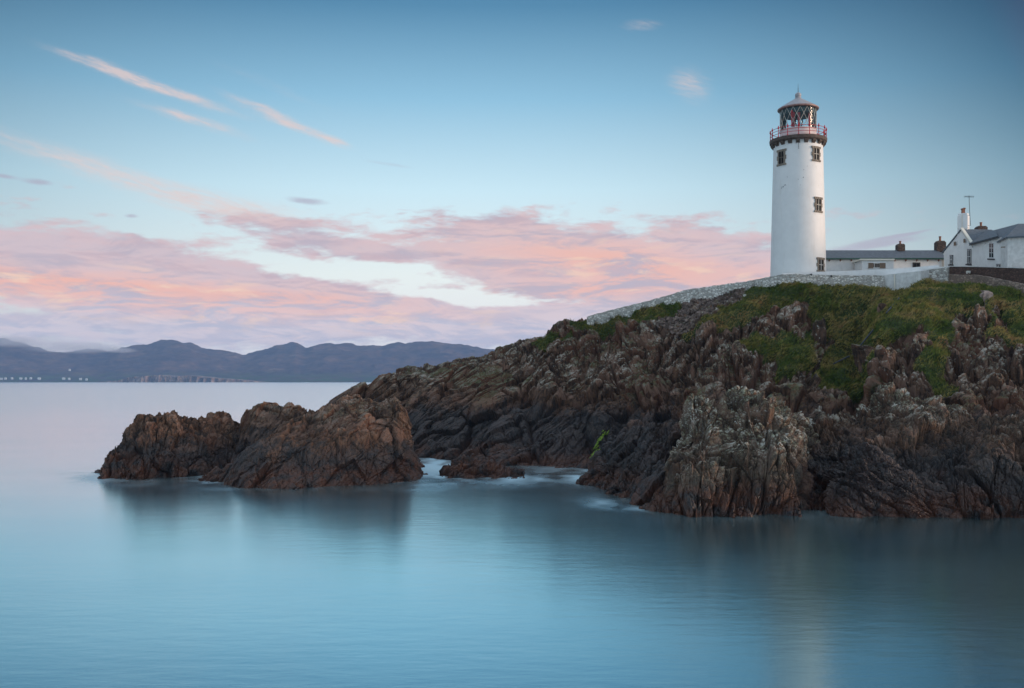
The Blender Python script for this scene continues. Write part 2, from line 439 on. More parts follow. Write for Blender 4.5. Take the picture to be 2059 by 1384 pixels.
# ------------------------------------------------------------------ materials
def rock_material(name, lichen=0.5, brown=0.5, wet_top=5.0, grey=0.0):
    m, b, pos, geo = newmat(name)
    sp = E.nt.nodes.new('ShaderNodeSeparateXYZ'); link(pos, sp.inputs[0]); z = E(sp.outputs[2])
    sn = E.nt.nodes.new('ShaderNodeSeparateXYZ'); link(geo.outputs['Normal'], sn.inputs[0]); nz = E(sn.outputs[2])
    big = noise(pos, 0.16, 4, 0.6); mid = noise(pos, 0.9, 5, 0.6); fine = noise(pos, 5.0, 5, 0.65)
    strat = noise(mapping(pos, (2.2, 1.2, 0.45), (0, 12, 0)), 1.6, 5, 0.65)
    cell = voro(pos, 0.9, 'F1', 'Color')
    cs = E.nt.nodes.new('ShaderNodeSeparateXYZ'); link(cell, cs.inputs[0]); cr = E(cs.outputs[0])
    c = ramp(strat * 0.6 + mid * 0.4, [(0.32, (0.012, 0.010, 0.010)), (0.45, (0.050, 0.029, 0.020)), (0.56, (0.130, 0.070, 0.043)), (0.72, (0.275, 0.160, 0.105))])
    c = mixc(smooth(big + (cr - 0.5) * 0.25, 0.48, 0.68) * brown, c, (0.150, 0.060, 0.034))
    c = mixc(smooth(cr, 0.70, 0.92) * 0.55, c, (0.25, 0.155, 0.115))
    if grey: c = mixc(smooth(noise(pos, 0.5, 5, 0.65), 0.36, 0.60) * grey, c, mixc(smooth(fine, 0.4, 0.65), (0.075, 0.062, 0.048), (0.20, 0.185, 0.135)))
    # dark wet black zone, then red-brown weed just above the sea
    zz = z + (big - 0.5) * 5.0 + (mid - 0.5) * 2.5
    wet = smooth(zz, wet_top, wet_top - 2.6)
    c = mixc(wet * 0.80, c, (0.017, 0.018, 0.022))
    weed = smooth(zz, 2.4, 1.0)
    c = mixc(weed * smooth(mid, 0.34, 0.6) * 0.8, c, (0.100, 0.036, 0.018))
    # pale lichen crusts and bird lime on ledges
    li = smooth(nz, 0.15, 0.75) * smooth(fine * 0.5 + mid * 0.5, 0.45, 0.57) * smooth(zz, wet_top - 0.5, wet_top + 2.5)
    c = mixc((li * lichen).clamp(), c, mixc(smooth(mid, 0.45, 0.6), (0.34, 0.36, 0.24), (0.50, 0.50, 0.44)))
    spots = smooth(noise(pos, 2.6, 4, 0.75), 0.60, 0.68) * smooth(zz, wet_top + 0.5, wet_top + 4) * lichen
    c = mixc(spots.clamp(), c, (0.50, 0.50, 0.46))
    moss = smooth(nz, 0.25, 0.7) * smooth(big, 0.50, 0.62) * smooth(zz, 5.5, 9.0)
    c = mixc(moss * 0.6, c, (0.05, 0.065, 0.015))
    g = attr('grass')
    gn = noise(pos, 0.8, 4, 0.6)
    gc = ramp(gn, [(0.3, (0.022, 0.036, 0.009)), (0.5, (0.040, 0.060, 0.013)), (0.7, (0.075, 0.062, 0.022))])
    c = mixc(smooth(g, 0.35, 0.6), c, gc)
    link(c, b.inputs['Base Color'])
    rg = 0.86 - 0.42 * wet + 0.10 * fine
    link(rg, b.inputs['Roughness']); b.inputs['Specular IOR Level'].default_value = 0.45
    crk = E(voro(mapping(pos, (1.6, 1.3, 0.7), (0, 14, 0)), 2.1, 'DISTANCE_TO_EDGE'))
    h = strat * 0.5 + fine * 0.35 + smooth(crk, 0.0, 0.10) * 0.35
    link(bump(h, 0.7, 0.15), b.inputs['Normal'])
    return m
ROCK = rock_material('rock_headland', 0.6, 0.75, 7.2)
ROCK_PALE = rock_material('rock_lichen', 1.0, 0.3, 2.6, 0.45)
ROCK_SHORE = rock_material('rock_shore', 0.9, 0.35, 5.2, 0.25)
ROCK_SEA = rock_material('rock_sea', 0.25, 0.55, 4.6)
def grass_material():
    m, b, pos, geo = newmat('grass_blades')
    n = noise(pos, 0.35, 4, 0.6); n2_ = noise(pos, 3.0, 3, 0.6)
    n3_ = noise(pos, 0.11, 3, 0.5)
    c = ramp(n * 0.5 + n2_ * 0.2 + n3_ * 0.3 + smooth(n, 0.5, 0.7) * 0.08, [(0.36, (0.040, 0.080, 0.012)), (0.45, (0.105, 0.145, 0.026)), (0.53, (0.24, 0.205, 0.052)), (0.62, (0.34, 0.25, 0.09)), (0.72, (0.30, 0.15, 0.06))])
    link(c, b.inputs['Base Color']); b.inputs['Roughness'].default_value = 0.7
    b.inputs['Specular IOR Level'].default_value = 0.2
    return m
GRASS = grass_material()
def plain(name, c, rough=0.6, var=0.12, scale=3.0, bmp=0.0, metal=0.0, spec=0.5, stain=None, stainc=(0.2, 0.18, 0.14), emis=None):
    m, b, pos, geo = newmat(name)
    n = noise(pos, scale, 4, 0.6)
    lo = tuple(x * (1 - var) for x in c); hi = tuple(min(1, x * (1 + var)) for x in c)
    cc = mixc(smooth(n, 0.3, 0.7), lo, hi)
    if stain:
        s = noise(mapping(pos, (1, 1, 0.12)), 2.2, 5, 0.65)
        cc = mixc(smooth(s, 0.52, 0.75) * stain, cc, stainc)
        d = noise(pos, 1.3, 5, 0.7)
        cc = mixc(smooth(d, 0.62, 0.72) * stain, cc, stainc)
    link(cc, b.inputs['Base Color']); b.inputs['Roughness'].default_value = rough; b.inputs['Metallic'].default_value = metal
    b.inputs['Specular IOR Level'].default_value = spec
    if bmp: link(bump(noise(pos, scale * 4, 4, 0.6), bmp, 0.03), b.inputs['Normal'])
    return m
def rubble_material(name, stone, joint, scale=2.6, mix_dark=0.3):
    m, b, pos, geo = newmat(name)
    v = mapping(pos, (1, 1, 1.7))
    d = E(voro(v, scale, 'DISTANCE_TO_EDGE')); cc = voro(v, scale, 'F1', 'Color')
    cs = E.nt.nodes.new('ShaderNodeSeparateXYZ'); link(cc, cs.inputs[0]); r0 = E(cs.outputs[0])
    c = mixc(smooth(r0, 0.15, 0.9), tuple(x * 0.55 for x in stone), stone)
    c = mixc(smooth(noise(pos, 1.1, 4, 0.6), 0.50, 0.66) * mix_dark, c, (0.12, 0.10, 0.075))
    c = mixc(smooth(d, 0.10, 0.02), c, joint)
    link(c, b.inputs['Base Color']); b.inputs['Roughness'].default_value = 0.9
    link(bump(smooth(d, 0.0, 0.16) + noise(pos, 12, 3) * 0.3, 0.9, 0.06), b.inputs['Normal'])
    return m
M_TOWER = plain('white_tower_paint', (0.80, 0.80, 0.79), 0.55, 0.03, 1.0, 0.15, stain=0.16, stainc=(0.50, 0.44, 0.36))
M_WHITE = plain('white_render', (0.78, 0.79, 0.79), 0.7, 0.05, 1.5, 0.2, stain=0.16, stainc=(0.45, 0.42, 0.36))
M_WEATH = plain('weathered_white_render', (0.66, 0.67, 0.66), 0.85, 0.12, 2.0, 0.4, stain=0.5, stainc=(0.34, 0.33, 0.30))
M_CREAM = plain('cream_paint', (0.80, 0.76, 0.66), 0.6, 0.04)
M_STONE = plain('granite_block', (0.24, 0.20, 0.16), 0.85, 0.3, 5.0, 0.4)
M_DSTONE = plain('dark_gallery_stone', (0.105, 0.075, 0.062), 0.8, 0.35, 4.0, 0.4)
M_RED = plain('red_iron_paint', (0.52, 0.012, 0.03), 0.4, 0.15)
M_PINKWHITE = plain('lantern_white_paint', (0.74, 0.61, 0.60), 0.5, 0.06)
M_ROOFM = plain('lantern_roof_lead', (0.36, 0.35, 0.37), 0.45, 0.1, 3.0)
M_RIM = plain('lantern_rim', (0.30, 0.17, 0.15), 0.5, 0.2)
M_ASTR = plain('astragal_paint', (0.66, 0.62, 0.56), 0.5, 0.1)
M_DARK = plain('dark_metal', (0.05, 0.05, 0.055), 0.5, 0.2)
M_TEAL = plain('lantern_ceiling', (0.04, 0.08, 0.085), 0.6, 0.2)
M_GREEN = plain('green_gutter_paint', (0.015, 0.07, 0.05), 0.4, 0.1)
M_TERRA = plain('terracotta', (0.27, 0.12, 0.075), 0.8, 0.2)
M_CHIM = rubble_material('brown_chimney_stone', (0.13, 0.085, 0.07), (0.05, 0.04, 0.035), 3.5, 0.4)
M_RUBBLE = rubble_material('whitewashed_rubble', (0.86, 0.85, 0.80), (0.34, 0.31, 0.27), 2.8, 0.12)
M_MASON = rubble_material('brown_masonry', (0.42, 0.32, 0.26), (0.17, 0.13, 0.11), 2.0, 0.45)
M_TURF = rubble_material('dark_brown_wall', (0.15, 0.088, 0.070), (0.06, 0.04, 0.034), 3.2, 0.3)
M_PANE = plain('dark_window_glass', (0.02, 0.022, 0.026), 0.12, 0.1)
M_DULLPANE = plain('salt_dulled_glass', (0.022, 0.020, 0.020), 0.7, 0.2, spec=0.12)
M_SHUT = plain('brown_board', (0.20, 0.14, 0.10), 0.7, 0.15, 6)
M_WINDARK = plain('dark_window_reveal', (0.05, 0.035, 0.032), 0.7, 0.2)
M_PIPE = plain('grey_plastic_pipe', (0.045, 0.055, 0.07), 0.4, 0.1)
M_REDGLASS = plain('red_lantern_panel', (0.50, 0.03, 0.04), 0.3, 0.15)
M_WEEDP = plain('dark_weed_leaves', (0.03, 0.03, 0.018), 0.8, 0.3)
M_SCREE = rubble_material('scree_stone', (0.26, 0.19, 0.16), (0.12, 0.09, 0.08), 1.3, 0.3)
def slate_material():
    m, b, pos, geo = newmat('slate_roof')
    n = noise(mapping(pos, (1, 1, 3.5)), 3.0, 5, 0.7)
    c = ramp(n, [(0.3, (0.060, 0.078, 0.098)), (0.6, (0.125, 0.15, 0.18)), (0.8, (0.22, 0.22, 0.24))])
    link(c, b.inputs['Base Color']); b.inputs['Roughness'].default_value = 0.55
    wv = E.nt.nodes.new('ShaderNodeTexWave'); wv.bands_direction = 'Z'; wv.wave_profile = 'SAW'; link(pos, wv.inputs[0]); wv.inputs['Scale'].default_value = 2.2
    wv.inputs['Distortion'].default_value = 0.3
    link(bump(E(wv.outputs[1]) + n * 0.4, 0.5, 0.05), b.inputs['Normal'])
    return m
M_SLATE = slate_material()
def glass_material():
    m = bpy.data.materials.new('lantern_glass'); m.use_nodes = True; E.nt = m.node_tree
    for n in list(m.node_tree.nodes): m.node_tree.nodes.remove(n)
    out = m.node_tree.nodes.new('ShaderNodeOutputMaterial'); mx = m.node_tree.nodes.new('ShaderNodeMixShader')
    t = m.node_tree.nodes.new('ShaderNodeBsdfTransparent'); t.inputs[0].default_value = (0.90, 0.95, 0.96, 1)
    g = m.node_tree.nodes.new('ShaderNodeBsdfGlossy'); g.inputs['Roughness'].default_value = 0.04
    fr = m.node_tree.nodes.new('ShaderNodeFresnel'); fr.inputs[0].default_value = 1.45
    link(fr.outputs[0], mx.inputs[0]); link(t.outputs[0], mx.inputs[1]); link(g.outputs[0], mx.inputs[2]); link(mx.outputs[0], out.inputs[0])
    return m
M_GLASS = glass_material()

# ------------------------------------------------------------------ headland
HEAD = [
 [(560, 905), (560, 900, 131), (560, 890, 132), (560, 880, 133), (560, 876, 134), (560, 872, 135)],
 [(640, 912), (640, 884, 126), (640, 868, 127), (640, 855, 128), (640, 846, 129), (640, 838, 130)],
 [(720, 915), (720, 880, 123), (718, 850, 125), (715, 820, 127), (712, 802, 129), (708, 790, 130)],
 [(780, 917), (790, 880, 122), (785, 840, 124.5), (780, 800, 127), (778, 772, 129), (772, 758, 130)],
 [(850, 920), (855, 885, 119), (850, 840, 122), (845, 800, 125), (840, 764, 128), (833, 747, 130)],
 [(920, 927), (925, 890, 116), (925, 845, 120), (920, 795, 124), (915, 754, 128), (905, 736, 130)],
 [(975, 933), (985, 890, 112), (985, 845, 117), (980, 790, 122), (978, 747, 127), (972, 720, 130)],
 [(1040, 938), (1045, 890, 109), (1045, 840, 115), (1045, 785, 121), (1045, 737, 126), (1035, 710, 130)],
 [(1110, 942), (1110, 890, 107), (1110, 835, 112), (1110, 775, 119), (1110, 715, 125), (1105, 680, 129)],
 [(1180, 945), (1180, 890, 105), (1180, 830, 110), (1180, 770, 117), (1180, 700, 123), (1180, 657, 128)],
 [(1250, 946), (1255, 895, 104), (1258, 835, 108), (1255, 770, 114), (1250, 695, 121), (1250, 645, 127)],
 [(1340, 950), (1340, 890, 102), (1340, 830, 105), (1340, 760, 111), (1335, 680, 118), (1340, 623, 125)],
 [(1430, 960), (1430, 890, 97), (1430, 830, 101), (1430, 755, 107), (1425, 665, 115), (1440, 602, 122.5)],
 [(1520, 965), (1520, 890, 94), (1520, 830, 98.5), (1520, 755, 104.5), (1520, 650, 113), (1540, 583, 118.6)],
 [(1600, 970), (1600, 890, 92), (1600, 825, 97), (1600, 750, 103.5), (1600, 640, 113), (1600, 575, 117)],
 [(1680, 972), (1680, 890, 93), (1680, 820, 99), (1680, 745, 107), (1680, 640, 114), (1680, 577, 116.6)],
 [(1738, 972), (1738, 890, 93), (1738, 815, 99), (1738, 735, 107), (1742, 640, 113), (1752, 585, 116.0)],
 [(1768, 972), (1766, 890, 88), (1766, 800, 92), (1768, 705, 97.5), (1778, 640, 103), (1800, 602, 111.5)],
 [(1850, 975), (1850, 890, 85), (1850, 800, 90), (1850, 710, 95), (1850, 640, 101), (1862, 577, 111.5)],
 [(1950, 978), (1950, 890, 82), (1950, 800, 87), (1950, 720, 93), (1950, 640, 100), (1955, 576, 108)],
 [(2060, 982), (2060, 890, 80), (2060, 800, 85), (2060, 730, 91), (2060, 660, 97), (2060, 604, 104)],
 [(2180, 990), (2180, 890, 78), (2180, 800, 83), (2180, 730, 89), (2180, 670, 95), (2180, 630, 101)],
 [(2420, 1000), (2420, 890, 76), (2420, 800, 81), (2420, 740, 87), (2420, 690, 93), (2420, 660, 99)]]
NU, NV = 1250, 520
Vh = loft(HEAD, NU, NV, [(0, 5, 0.2, True), (2, 24, 0.4, True), (4, 44, -3.0, False)])
# level ground for the station behind the wall
pxg = Vh[..., 0] / Vh[..., 1] * F + CX
pyg = HY - (Vh[..., 2] - CAMZ) / Vh[..., 1] * F
def inpoly(px, py, poly):
    c = np.zeros(px.shape, bool); n = len(poly)
    for i in range(n):
        x1, y1 = poly[i]; x2, y2 = poly[(i + 1) % n]
        k = ((y1 > py) != (y2 > py)) & (px < (x2 - x1) * (py - y1) / (y2 - y1 + 1e-9) + x1)
        c ^= k
    return c
GP = [[(1150, 600), (1150, 656), (1200, 664), (1260, 650), (1330, 640), (1345, 622), (1400, 612), (1395, 596), (1500, 580), (1500, 612), (1470, 628), (1425, 648), (1370, 668), (1380, 676), (1440, 668), (1500, 662), (1560, 640), (1590, 632), (1600, 690), (1640, 720), (1650, 660), (1662, 640), (1668, 660), (1650, 730),
       (1640, 760), (1680, 800), (1740, 808), (1750, 790), (1752, 705), (1790, 672), (1850, 690), (1900, 700), (1915, 690), (1930, 630), (1950, 640), (1960, 700), (1990, 690), (2070, 692), (2430, 760), (2430, 400), (1150, 400)],
      [(1470, 690), (1560, 672), (1640, 690), (1640, 715), (1560, 712), (1500, 720)],
      [(1560, 700), (1640, 700), (1640, 740), (1560, 760)],
      [(1850, 690), (1900, 690), (1900, 780), (1930, 790), (1925, 830), (1880, 810), (1850, 760)],
      [(1060, 700), (1110, 680), (1150, 668), (1150, 676), (1090, 704)], [(1195, 650), (1380, 600), (1390, 622), (1300, 650), (1210, 668)]]
jx = pxg + fbm(Vh.reshape(-1, 3) * 0.45, 3, 77).reshape(NU, NV) * 16
jy = pyg + fbm(Vh.reshape(-1, 3) * 0.45 + 33, 3, 78).reshape(NU, NV) * 12
gm = np.zeros((NU, NV), np.float32)
for g_ in GP: gm[inpoly(jx, jy, g_)] = 1
def blur(a, n):
    for _ in range(n):
        a = (a + np.roll(a, 1, 0) + np.roll(a, -1, 0) + np.roll(a, 1, 1) + np.roll(a, -1, 1)) / 5
    return a
for g_ in ([(1490, 655), (1560, 640), (1600, 655), (1598, 676), (1540, 672), (1490, 680)], [(1588, 612), (1622, 606), (1636, 660), (1618, 706), (1592, 690)], [(1640, 660), (1662, 650), (1664, 700), (1650, 745), (1636, 720)], [(1786, 668), (1850, 655), (1862, 700), (1800, 712)], [(1945, 625), (1985, 620), (1996, 690), (1960, 700)], [(1690, 705), (1712, 700), (1710, 722), (1688, 724)], [(2000, 625), (2030, 632), (2030, 665), (2004, 660)]):
    gm[inpoly(jx, jy, g_)] = 0
gm = blur(gm, 5)
scree = blur(inpoly(jx, jy, [(1330, 655), (1380, 600), (1500, 585), (1500, 608), (1430, 640), (1370, 665), (1345, 672)]).astype(np.float32), 4)
gm = gm * (1 - scree)
back_m = blur((np.arange(NV)[None, :] > NV * 0.86) * np.ones((NU, 1)), 3).astype(np.float32)
row_ = np.arange(NV)[None, :] / NV
topsoft = np.clip((row_ - 0.74) / 0.08, 0, 1) * np.clip((pxg - 1190) / 40, 0, 1)
gsoft = np.maximum(np.maximum(np.maximum(gm, back_m), scree), topsoft)
def lean_head(p):
    pxx = p[:, 0] / p[:, 1] * F + CX
    wgt = np.clip((pxx - 1150) / 250, 0, 1) ; wgt = np.where((p[:, 2] > 10) & (pxx < 1400), np.maximum(wgt, np.clip((p[:, 2] - 9) / 4, 0, .9) * np.clip((pxx - 900) / 150, 0, 1)), wgt)
    return wgt.astype(np.float32), -50, -8
Vh2, crk = rockify(Vh, 11, lean_head, 1.0, gsoft.reshape(-1), 1.0, 'head')
# big overhanging grass tussock lip
Vh2[..., 2] += gm * 0.15
# keep the ground just below the walls and buildings
o = grid_obj('headland', Vh2, ROCK, {'grass': np.maximum(gm, back_m)})
tag(o, 'steep rocky headland with green grass on its upper slopes', None, None, 'structure')
edges_of(Vh2)

def rock(name, cols, nu, nv, mat, seed, la, lb, wf, back, amp=0.8, size=0.8, label=None, cat=None, group=None, kind=None):
    V = loft(cols, nu, nv, back)
    V2, _ = rockify(V, seed, lambda p: (np.full(len(p), wf, np.float32), la, lb), amp, None, size)
    o = grid_obj(name, V2, mat, {'grass': np.zeros(nu * nv, np.float32)})
    edges_of(V2)
    return tag(o, label, cat, group, kind), V2
BK = [(0, 3, -1.0, True), (0, 9, -3.0, False)]
B1 = [[(1160, 972), (1165, 966, 89), (1172, 962, 90), (1180, 958, 91)],
      [(1188, 978), (1200, 952, 87.5), (1208, 928, 89), (1216, 902, 91)],
      [(1215, 995), (1225, 950, 82), (1235, 905, 85), (1247, 870, 88)],
      [(1260, 1008), (1270, 950, 78), (1282, 885, 82), (1292, 842, 86)],
      [(1310, 1022), (1320, 950, 74), (1335, 885, 79), (1345, 848, 84)],
      [(1370, 1028), (1375, 950, 73), (1380, 885, 78), (1388, 842, 83)],
      [(1450, 1028), (1450, 950, 73), (1450, 890, 78), (1450, 855, 83)]]
rock('rock_outcrop', B1, 330, 300, ROCK, 31, -48, -40, 0.5, BK, 0.75, 0.7, 'dark wet slabby rock slope left of the lichened crag', kind='structure')
B2 = [[(1278, 1022), (1288, 1018, 70.5), (1298, 1013, 71), (1308, 1008, 71.5), (1318, 1002, 72)],
      [(1318, 1033), (1333, 970, 69.5), (1350, 910, 72), (1362, 868, 74), (1374, 838, 76)],
      [(1366, 1037), (1373, 960, 68.3), (1379, 890, 71), (1384, 840, 74), (1392, 796, 77)],
      [(1420, 1038), (1420, 960, 67.8), (1420, 890, 70), (1420, 840, 73), (1414, 798, 77)],
      [(1470, 1038), (1468, 960, 68.4), (1466, 900, 70.5), (1463, 850, 74), (1460, 812, 77.5)],
      [(1520, 1038), (1515, 960, 67.5), (1510, 890, 69.5), (1505, 830, 73), (1500, 784, 79)],
      [(1570, 1037), (1568, 960, 67.5), (1565, 890, 69.6), (1560, 830, 73.5), (1555, 792, 80)],
      [(1610, 1037), (1605, 970, 68), (1598, 900, 70), (1590, 850, 74), (1592, 808, 80)],
      [(1631, 1035), (1628, 985, 69.5), (1622, 935, 72), (1615, 885, 76), (1622, 834, 82)],
      [(1655, 1015), (1655, 990, 74), (1655, 950, 77), (1655, 900, 81), (1662, 865, 86)]]
rock('rock_outcrop', B2, 520, 480, ROCK_PALE, 41, -16, 10, 0.4, BK, 0.95, 1.1, 'tall pale-lichened crag rising straight from the sea in front of the headland', kind='structure')
B3 = [[(1590, 1015), (1600, 970, 75), (1605, 920, 78), (1605, 875, 82), (1610, 842, 86)],
      [(1640, 1028), (1640, 980, 72.5), (1640, 920, 76.5), (1642, 872, 79.5), (1645, 832, 83)],
      [(1690, 1035), (1690, 985, 69.2), (1690, 930, 72), (1690, 885, 76), (1692, 842, 83)],
      [(1750, 1036), (1745, 990, 68.8), (1745, 940, 71), (1745, 890, 75), (1750, 820, 83)],
      [(1800, 1038), (1795, 1000, 68), (1790, 950, 70), (1785, 890, 74), (1785, 797, 83)],
      [(1860, 1040), (1855, 1000, 67), (1850, 960, 69), (1850, 895, 73.5), (1850, 808, 83)],
      [(1920, 1042), (1915, 1000, 66.8), (1910, 960, 69.5), (1910, 900, 74), (1915, 838, 82)],
      [(1990, 1046), (1990, 990, 66), (1985, 930, 68.5), (1985, 890, 72), (1985, 850, 80)],
      [(2060, 1048), (2060, 990, 65.3), (2060, 930, 68), (2060, 890, 71), (2060, 855, 79)],
      [(2180, 1050), (2180, 990, 65), (2180, 930, 68), (2180, 890, 71), (2180, 860, 79)],
      [(2400, 1056), (2400, 990, 64), (2400, 930, 67), (2400, 890, 70), (2400, 860, 78)]]
rock('rock_outcrop', B3, 720, 430, ROCK_SHORE, 53, -14, 20, 0.4, BK, 0.8, 0.85, 'broad jagged shore crags under the grassy slope at the right', kind='structure')
B4 = [[(1655, 1038), (1660, 1030, 67.2), (1665, 1010, 68), (1672, 980, 69.5)],
      [(1690, 1040), (1690, 995, 66.9), (1692, 945, 67.8), (1697, 900, 69.5)],
      [(1740, 1041), (1738, 990, 66.3), (1738, 930, 67.2), (1740, 882, 68.8)],
      [(1800, 1041), (1800, 1000, 66), (1800, 960, 66.8), (1800, 912, 68)],
      [(1870, 1042), (1870, 1010, 65.8), (1868, 985, 66.4), (1865, 952, 67.5)],
      [(1912, 1043), (1916, 1025, 65.8), (1917, 1008, 66.4), (1916, 990, 67.2)],
      [(1935, 1043), (1936, 1040, 66.3), (1937, 1036, 66.8), (1938, 1030, 67.5)]]
rock('rock_outcrop', B4, 360, 260, ROCK, 61, 62, 20, 0.3, BK, 0.55, 0.7, 'dark diagonal slab sloping down to the right into the sea', kind='structure')

SR = 'rocks standing in the sea off the headland'
C1 = [[(398, 968), (402, 966, 90.3), (405, 964, 90.8), (409, 962, 91.2), (412, 960, 92)],
      [(448, 975), (455, 955, 88), (460, 940, 89), (470, 925, 91), (478, 912, 93)],
      [(490, 980), (495, 945, 85.6), (503, 915, 87), (515, 893, 90), (525, 880, 94)],
      [(540, 983), (540, 940, 84.8), (545, 900, 86), (558, 873, 89), (575, 858, 95)],
      [(600, 983), (600, 940, 84.8), (600, 900, 86), (605, 872, 89), (620, 846, 97)],
      [(660, 980), (660, 940, 85.8), (660, 900, 87.2), (660, 862, 90.5), (660, 818, 98)],
      [(720, 977), (720, 940, 86.5), (722, 900, 88), (722, 850, 91), (705, 792, 98)],
      [(770, 973), (770, 940, 87.8), (772, 895, 89.5), (772, 845, 92), (762, 801, 96)],
      [(812, 970), (806, 930, 90), (802, 890, 91), (799, 840, 92.5), (795, 798, 95)],
      [(838, 966), (831, 935, 91.8), (825, 905, 93), (817, 865, 94), (809, 820, 95.5)],
      [(851, 958), (846, 945, 95), (841, 925, 96), (835, 905, 97), (826, 885, 98)],
      [(848, 948), (845, 946, 100.5), (842, 944, 101), (838, 942, 101.5), (834, 940, 102)]]
rock('sea_rock', C1, 520, 400, ROCK_SEA, 71, -40, 12, 0.5, BK, 0.52, 1.2, 'largest sea rock, reddish brown with a jagged right peak', 'rock', SR)
D1 = [[(196, 962), (200, 958, 92.5), (203, 954, 93), (206, 950, 93.5)],
      [(212, 965), (212, 945, 92), (213, 925, 93), (215, 914, 94)],
      [(262, 965), (260, 935, 92), (258, 908, 94), (256, 882, 97)],
      [(300, 964), (295, 930, 92), (292, 885, 95), (290, 838, 99)],
      [(335, 960), (335, 925, 93), (333, 880, 96), (331, 835, 100)],
      [(385, 957), (382, 920, 95), (380, 880, 97), (378, 840, 101)],
      [(430, 952), (428, 915, 97), (425, 875, 99), (422, 838, 102)],
      [(470, 948), (468, 915, 100), (465, 885, 101), (461, 848, 103)],
      [(500, 946), (500, 920, 101), (495, 895, 102), (484, 872, 104)],
      [(545, 945), (545, 935, 102), (540, 925, 103), (530, 915, 105)]]
rock('sea_rock', D1, 420, 300, ROCK_SEA, 83, 15, -10, 0.4, BK, 0.56, 0.75, 'outermost sea rock on the left with a row of small pinnacles on top', 'rock', SR)
E1 = [[(450, 950), (455, 940, 99), (460, 925, 100), (466, 905, 101)],
      [(482, 950), (484, 905, 99.5), (486, 870, 101), (488, 832, 103)],
      [(508, 950), (510, 900, 98.5), (512, 860, 100), (513, 812, 103)],
      [(560, 950), (560, 900, 98), (560, 860, 100), (560, 811, 103)],
      [(598, 950), (598, 900, 98), (598, 860, 100), (596, 815, 103)],
      [(640, 950), (640, 900, 98.5), (640, 865, 100.5), (636, 832, 103)],
      [(690, 948), (690, 910, 99.5), (690, 880, 101), (690, 850, 103)],
      [(750, 946), (750, 920, 101), (750, 905, 103), (750, 890, 105)]]
rock('sea_rock', E1, 320, 260, ROCK_SEA, 97, -8, -30, 0.3, BK, 0.34, 0.9, 'rounded dark hump of sea rock between the pinnacled rock and the largest one', 'rock', SR)
F1 = [[(884, 958), (886, 955, 95.2), (888, 952, 95.6), (890, 950, 96)],
      [(900, 961), (902, 950, 93.5), (904, 944, 94), (906, 940, 95)],
      [(928, 962), (926, 945, 93), (927, 930, 93.8), (928, 921, 95)],
      [(955, 963), (953, 945, 93), (952, 930, 94), (950, 918, 95.5)],
      [(985, 964), (985, 950, 92.5), (985, 940, 93.5), (982, 932, 95)],
      [(1030, 965), (1030, 955, 92.3), (1028, 946, 93.2), (1026, 939, 95)],
      [(1056, 963), (1055, 960, 93), (1053, 957, 93.6), (1050, 954, 94.5)]]
rock('sea_rock', F1, 240, 130, ROCK_SEA, 101, -62, -20, 0.3, [(0, 1.5, -.5, True), (0, 4, -2, False)], 0.5, 0.5, 'small low sea rock amid white foam in the channel', 'rock', SR)
G1 = [[(184, 951), (186, 950, 99), (188, 949, 99.5)], [(197, 952), (198, 948, 98), (199, 946, 99)], [(212, 952), (212, 947, 98), (212, 944, 99)], [(222, 951), (221, 949, 99), (220, 947, 99.5)]]
rock('sea_rock', G1, 60, 40, ROCK_SEA, 107, 62, 20, 0.3, [(0, 1.5, -.5, True), (0, 3, -2, False)], 0.12, 0.4, 'tiny dark rock just showing at the far left tip of the sea rocks', 'rock', SR)

# ------------------------------------------------------------------ grass blades on the slopes (uncountable)
def make_grass():
    rs = np.random.RandomState(3)
    p = Vh2.reshape(-1, 3); g = gm.reshape(-1); px_ = p[:, 0] / p[:, 1] * F + CX
    row = (np.arange(NU * NV) % NV)
    # area weight of each vertex
    du = np.linalg.norm(np.gradient(Vh2, axis=0), axis=2).reshape(-1); dv = np.linalg.norm(np.gradient(Vh2, axis=1), axis=2).reshape(-1)
    ok = (g > 0.45) & (row < NV * 0.88) & (px_ < 2120)
    wt = np.where(ok, du * dv * g, 0); wt /= wt.sum()
    n = 210000
    idx = rs.choice(len(p), n, p=wt)
    c = p[idx] + rs.randn(n, 3) * 0.08
    nn = normals(Vh2).reshape(-1, 3)[idx]
    clump = fbm(c * 0.55, 3, 5)
    hgt = (0.20 + 0.22 * rs.rand(n)) * (1.0 + 0.55 * clump)
    th = fbm(c * 0.12, 2, 9) * 2.5 + rs.randn(n) * 0.7 + 0.4
    up = np.stack([np.cos(th) * 0.75, np.sin(th) * 0.35 - 0.25, np.full(n, 0.75)], 1) + nn * 0.15
    up /= np.linalg.norm(up, axis=1, keepdims=True)
    side_ = np.cross(up, rs.randn(n, 3)); side_ /= np.linalg.norm(side_, axis=1, keepdims=True)
    wd = (0.022 + 0.022 * rs.rand(n))[:, None]
    c = c - up * 0.05
    tip = c + up * hgt[:, None]; tip[:, 2] -= hgt * 0.22
    mid_ = c + up * (hgt * .55)[:, None]
    V = np.stack([c - side_ * wd, c + side_ * wd, mid_ + side_ * wd * .7, tip, mid_ - side_ * wd * .7], 1).reshape(-1, 3)
    me = bpy.data.meshes.new('grass'); me.vertices.add(len(V)); me.vertices.foreach_set('co', V.reshape(-1).astype(np.float32))
    me.loops.add(len(V)); me.loops.foreach_set('vertex_index', np.arange(len(V), dtype=np.int32))
    me.polygons.add(n); me.polygons.foreach_set('loop_start', np.arange(0, len(V), 5, dtype=np.int32))
    me.update(calc_edges=True); me.materials.append(GRASS)
    o = bpy.data.objects.new('grass', me); col.objects.link(o)
    tag(o, 'long windblown grass covering the top of the headland', 'grass', None, 'stuff')
make_grass()

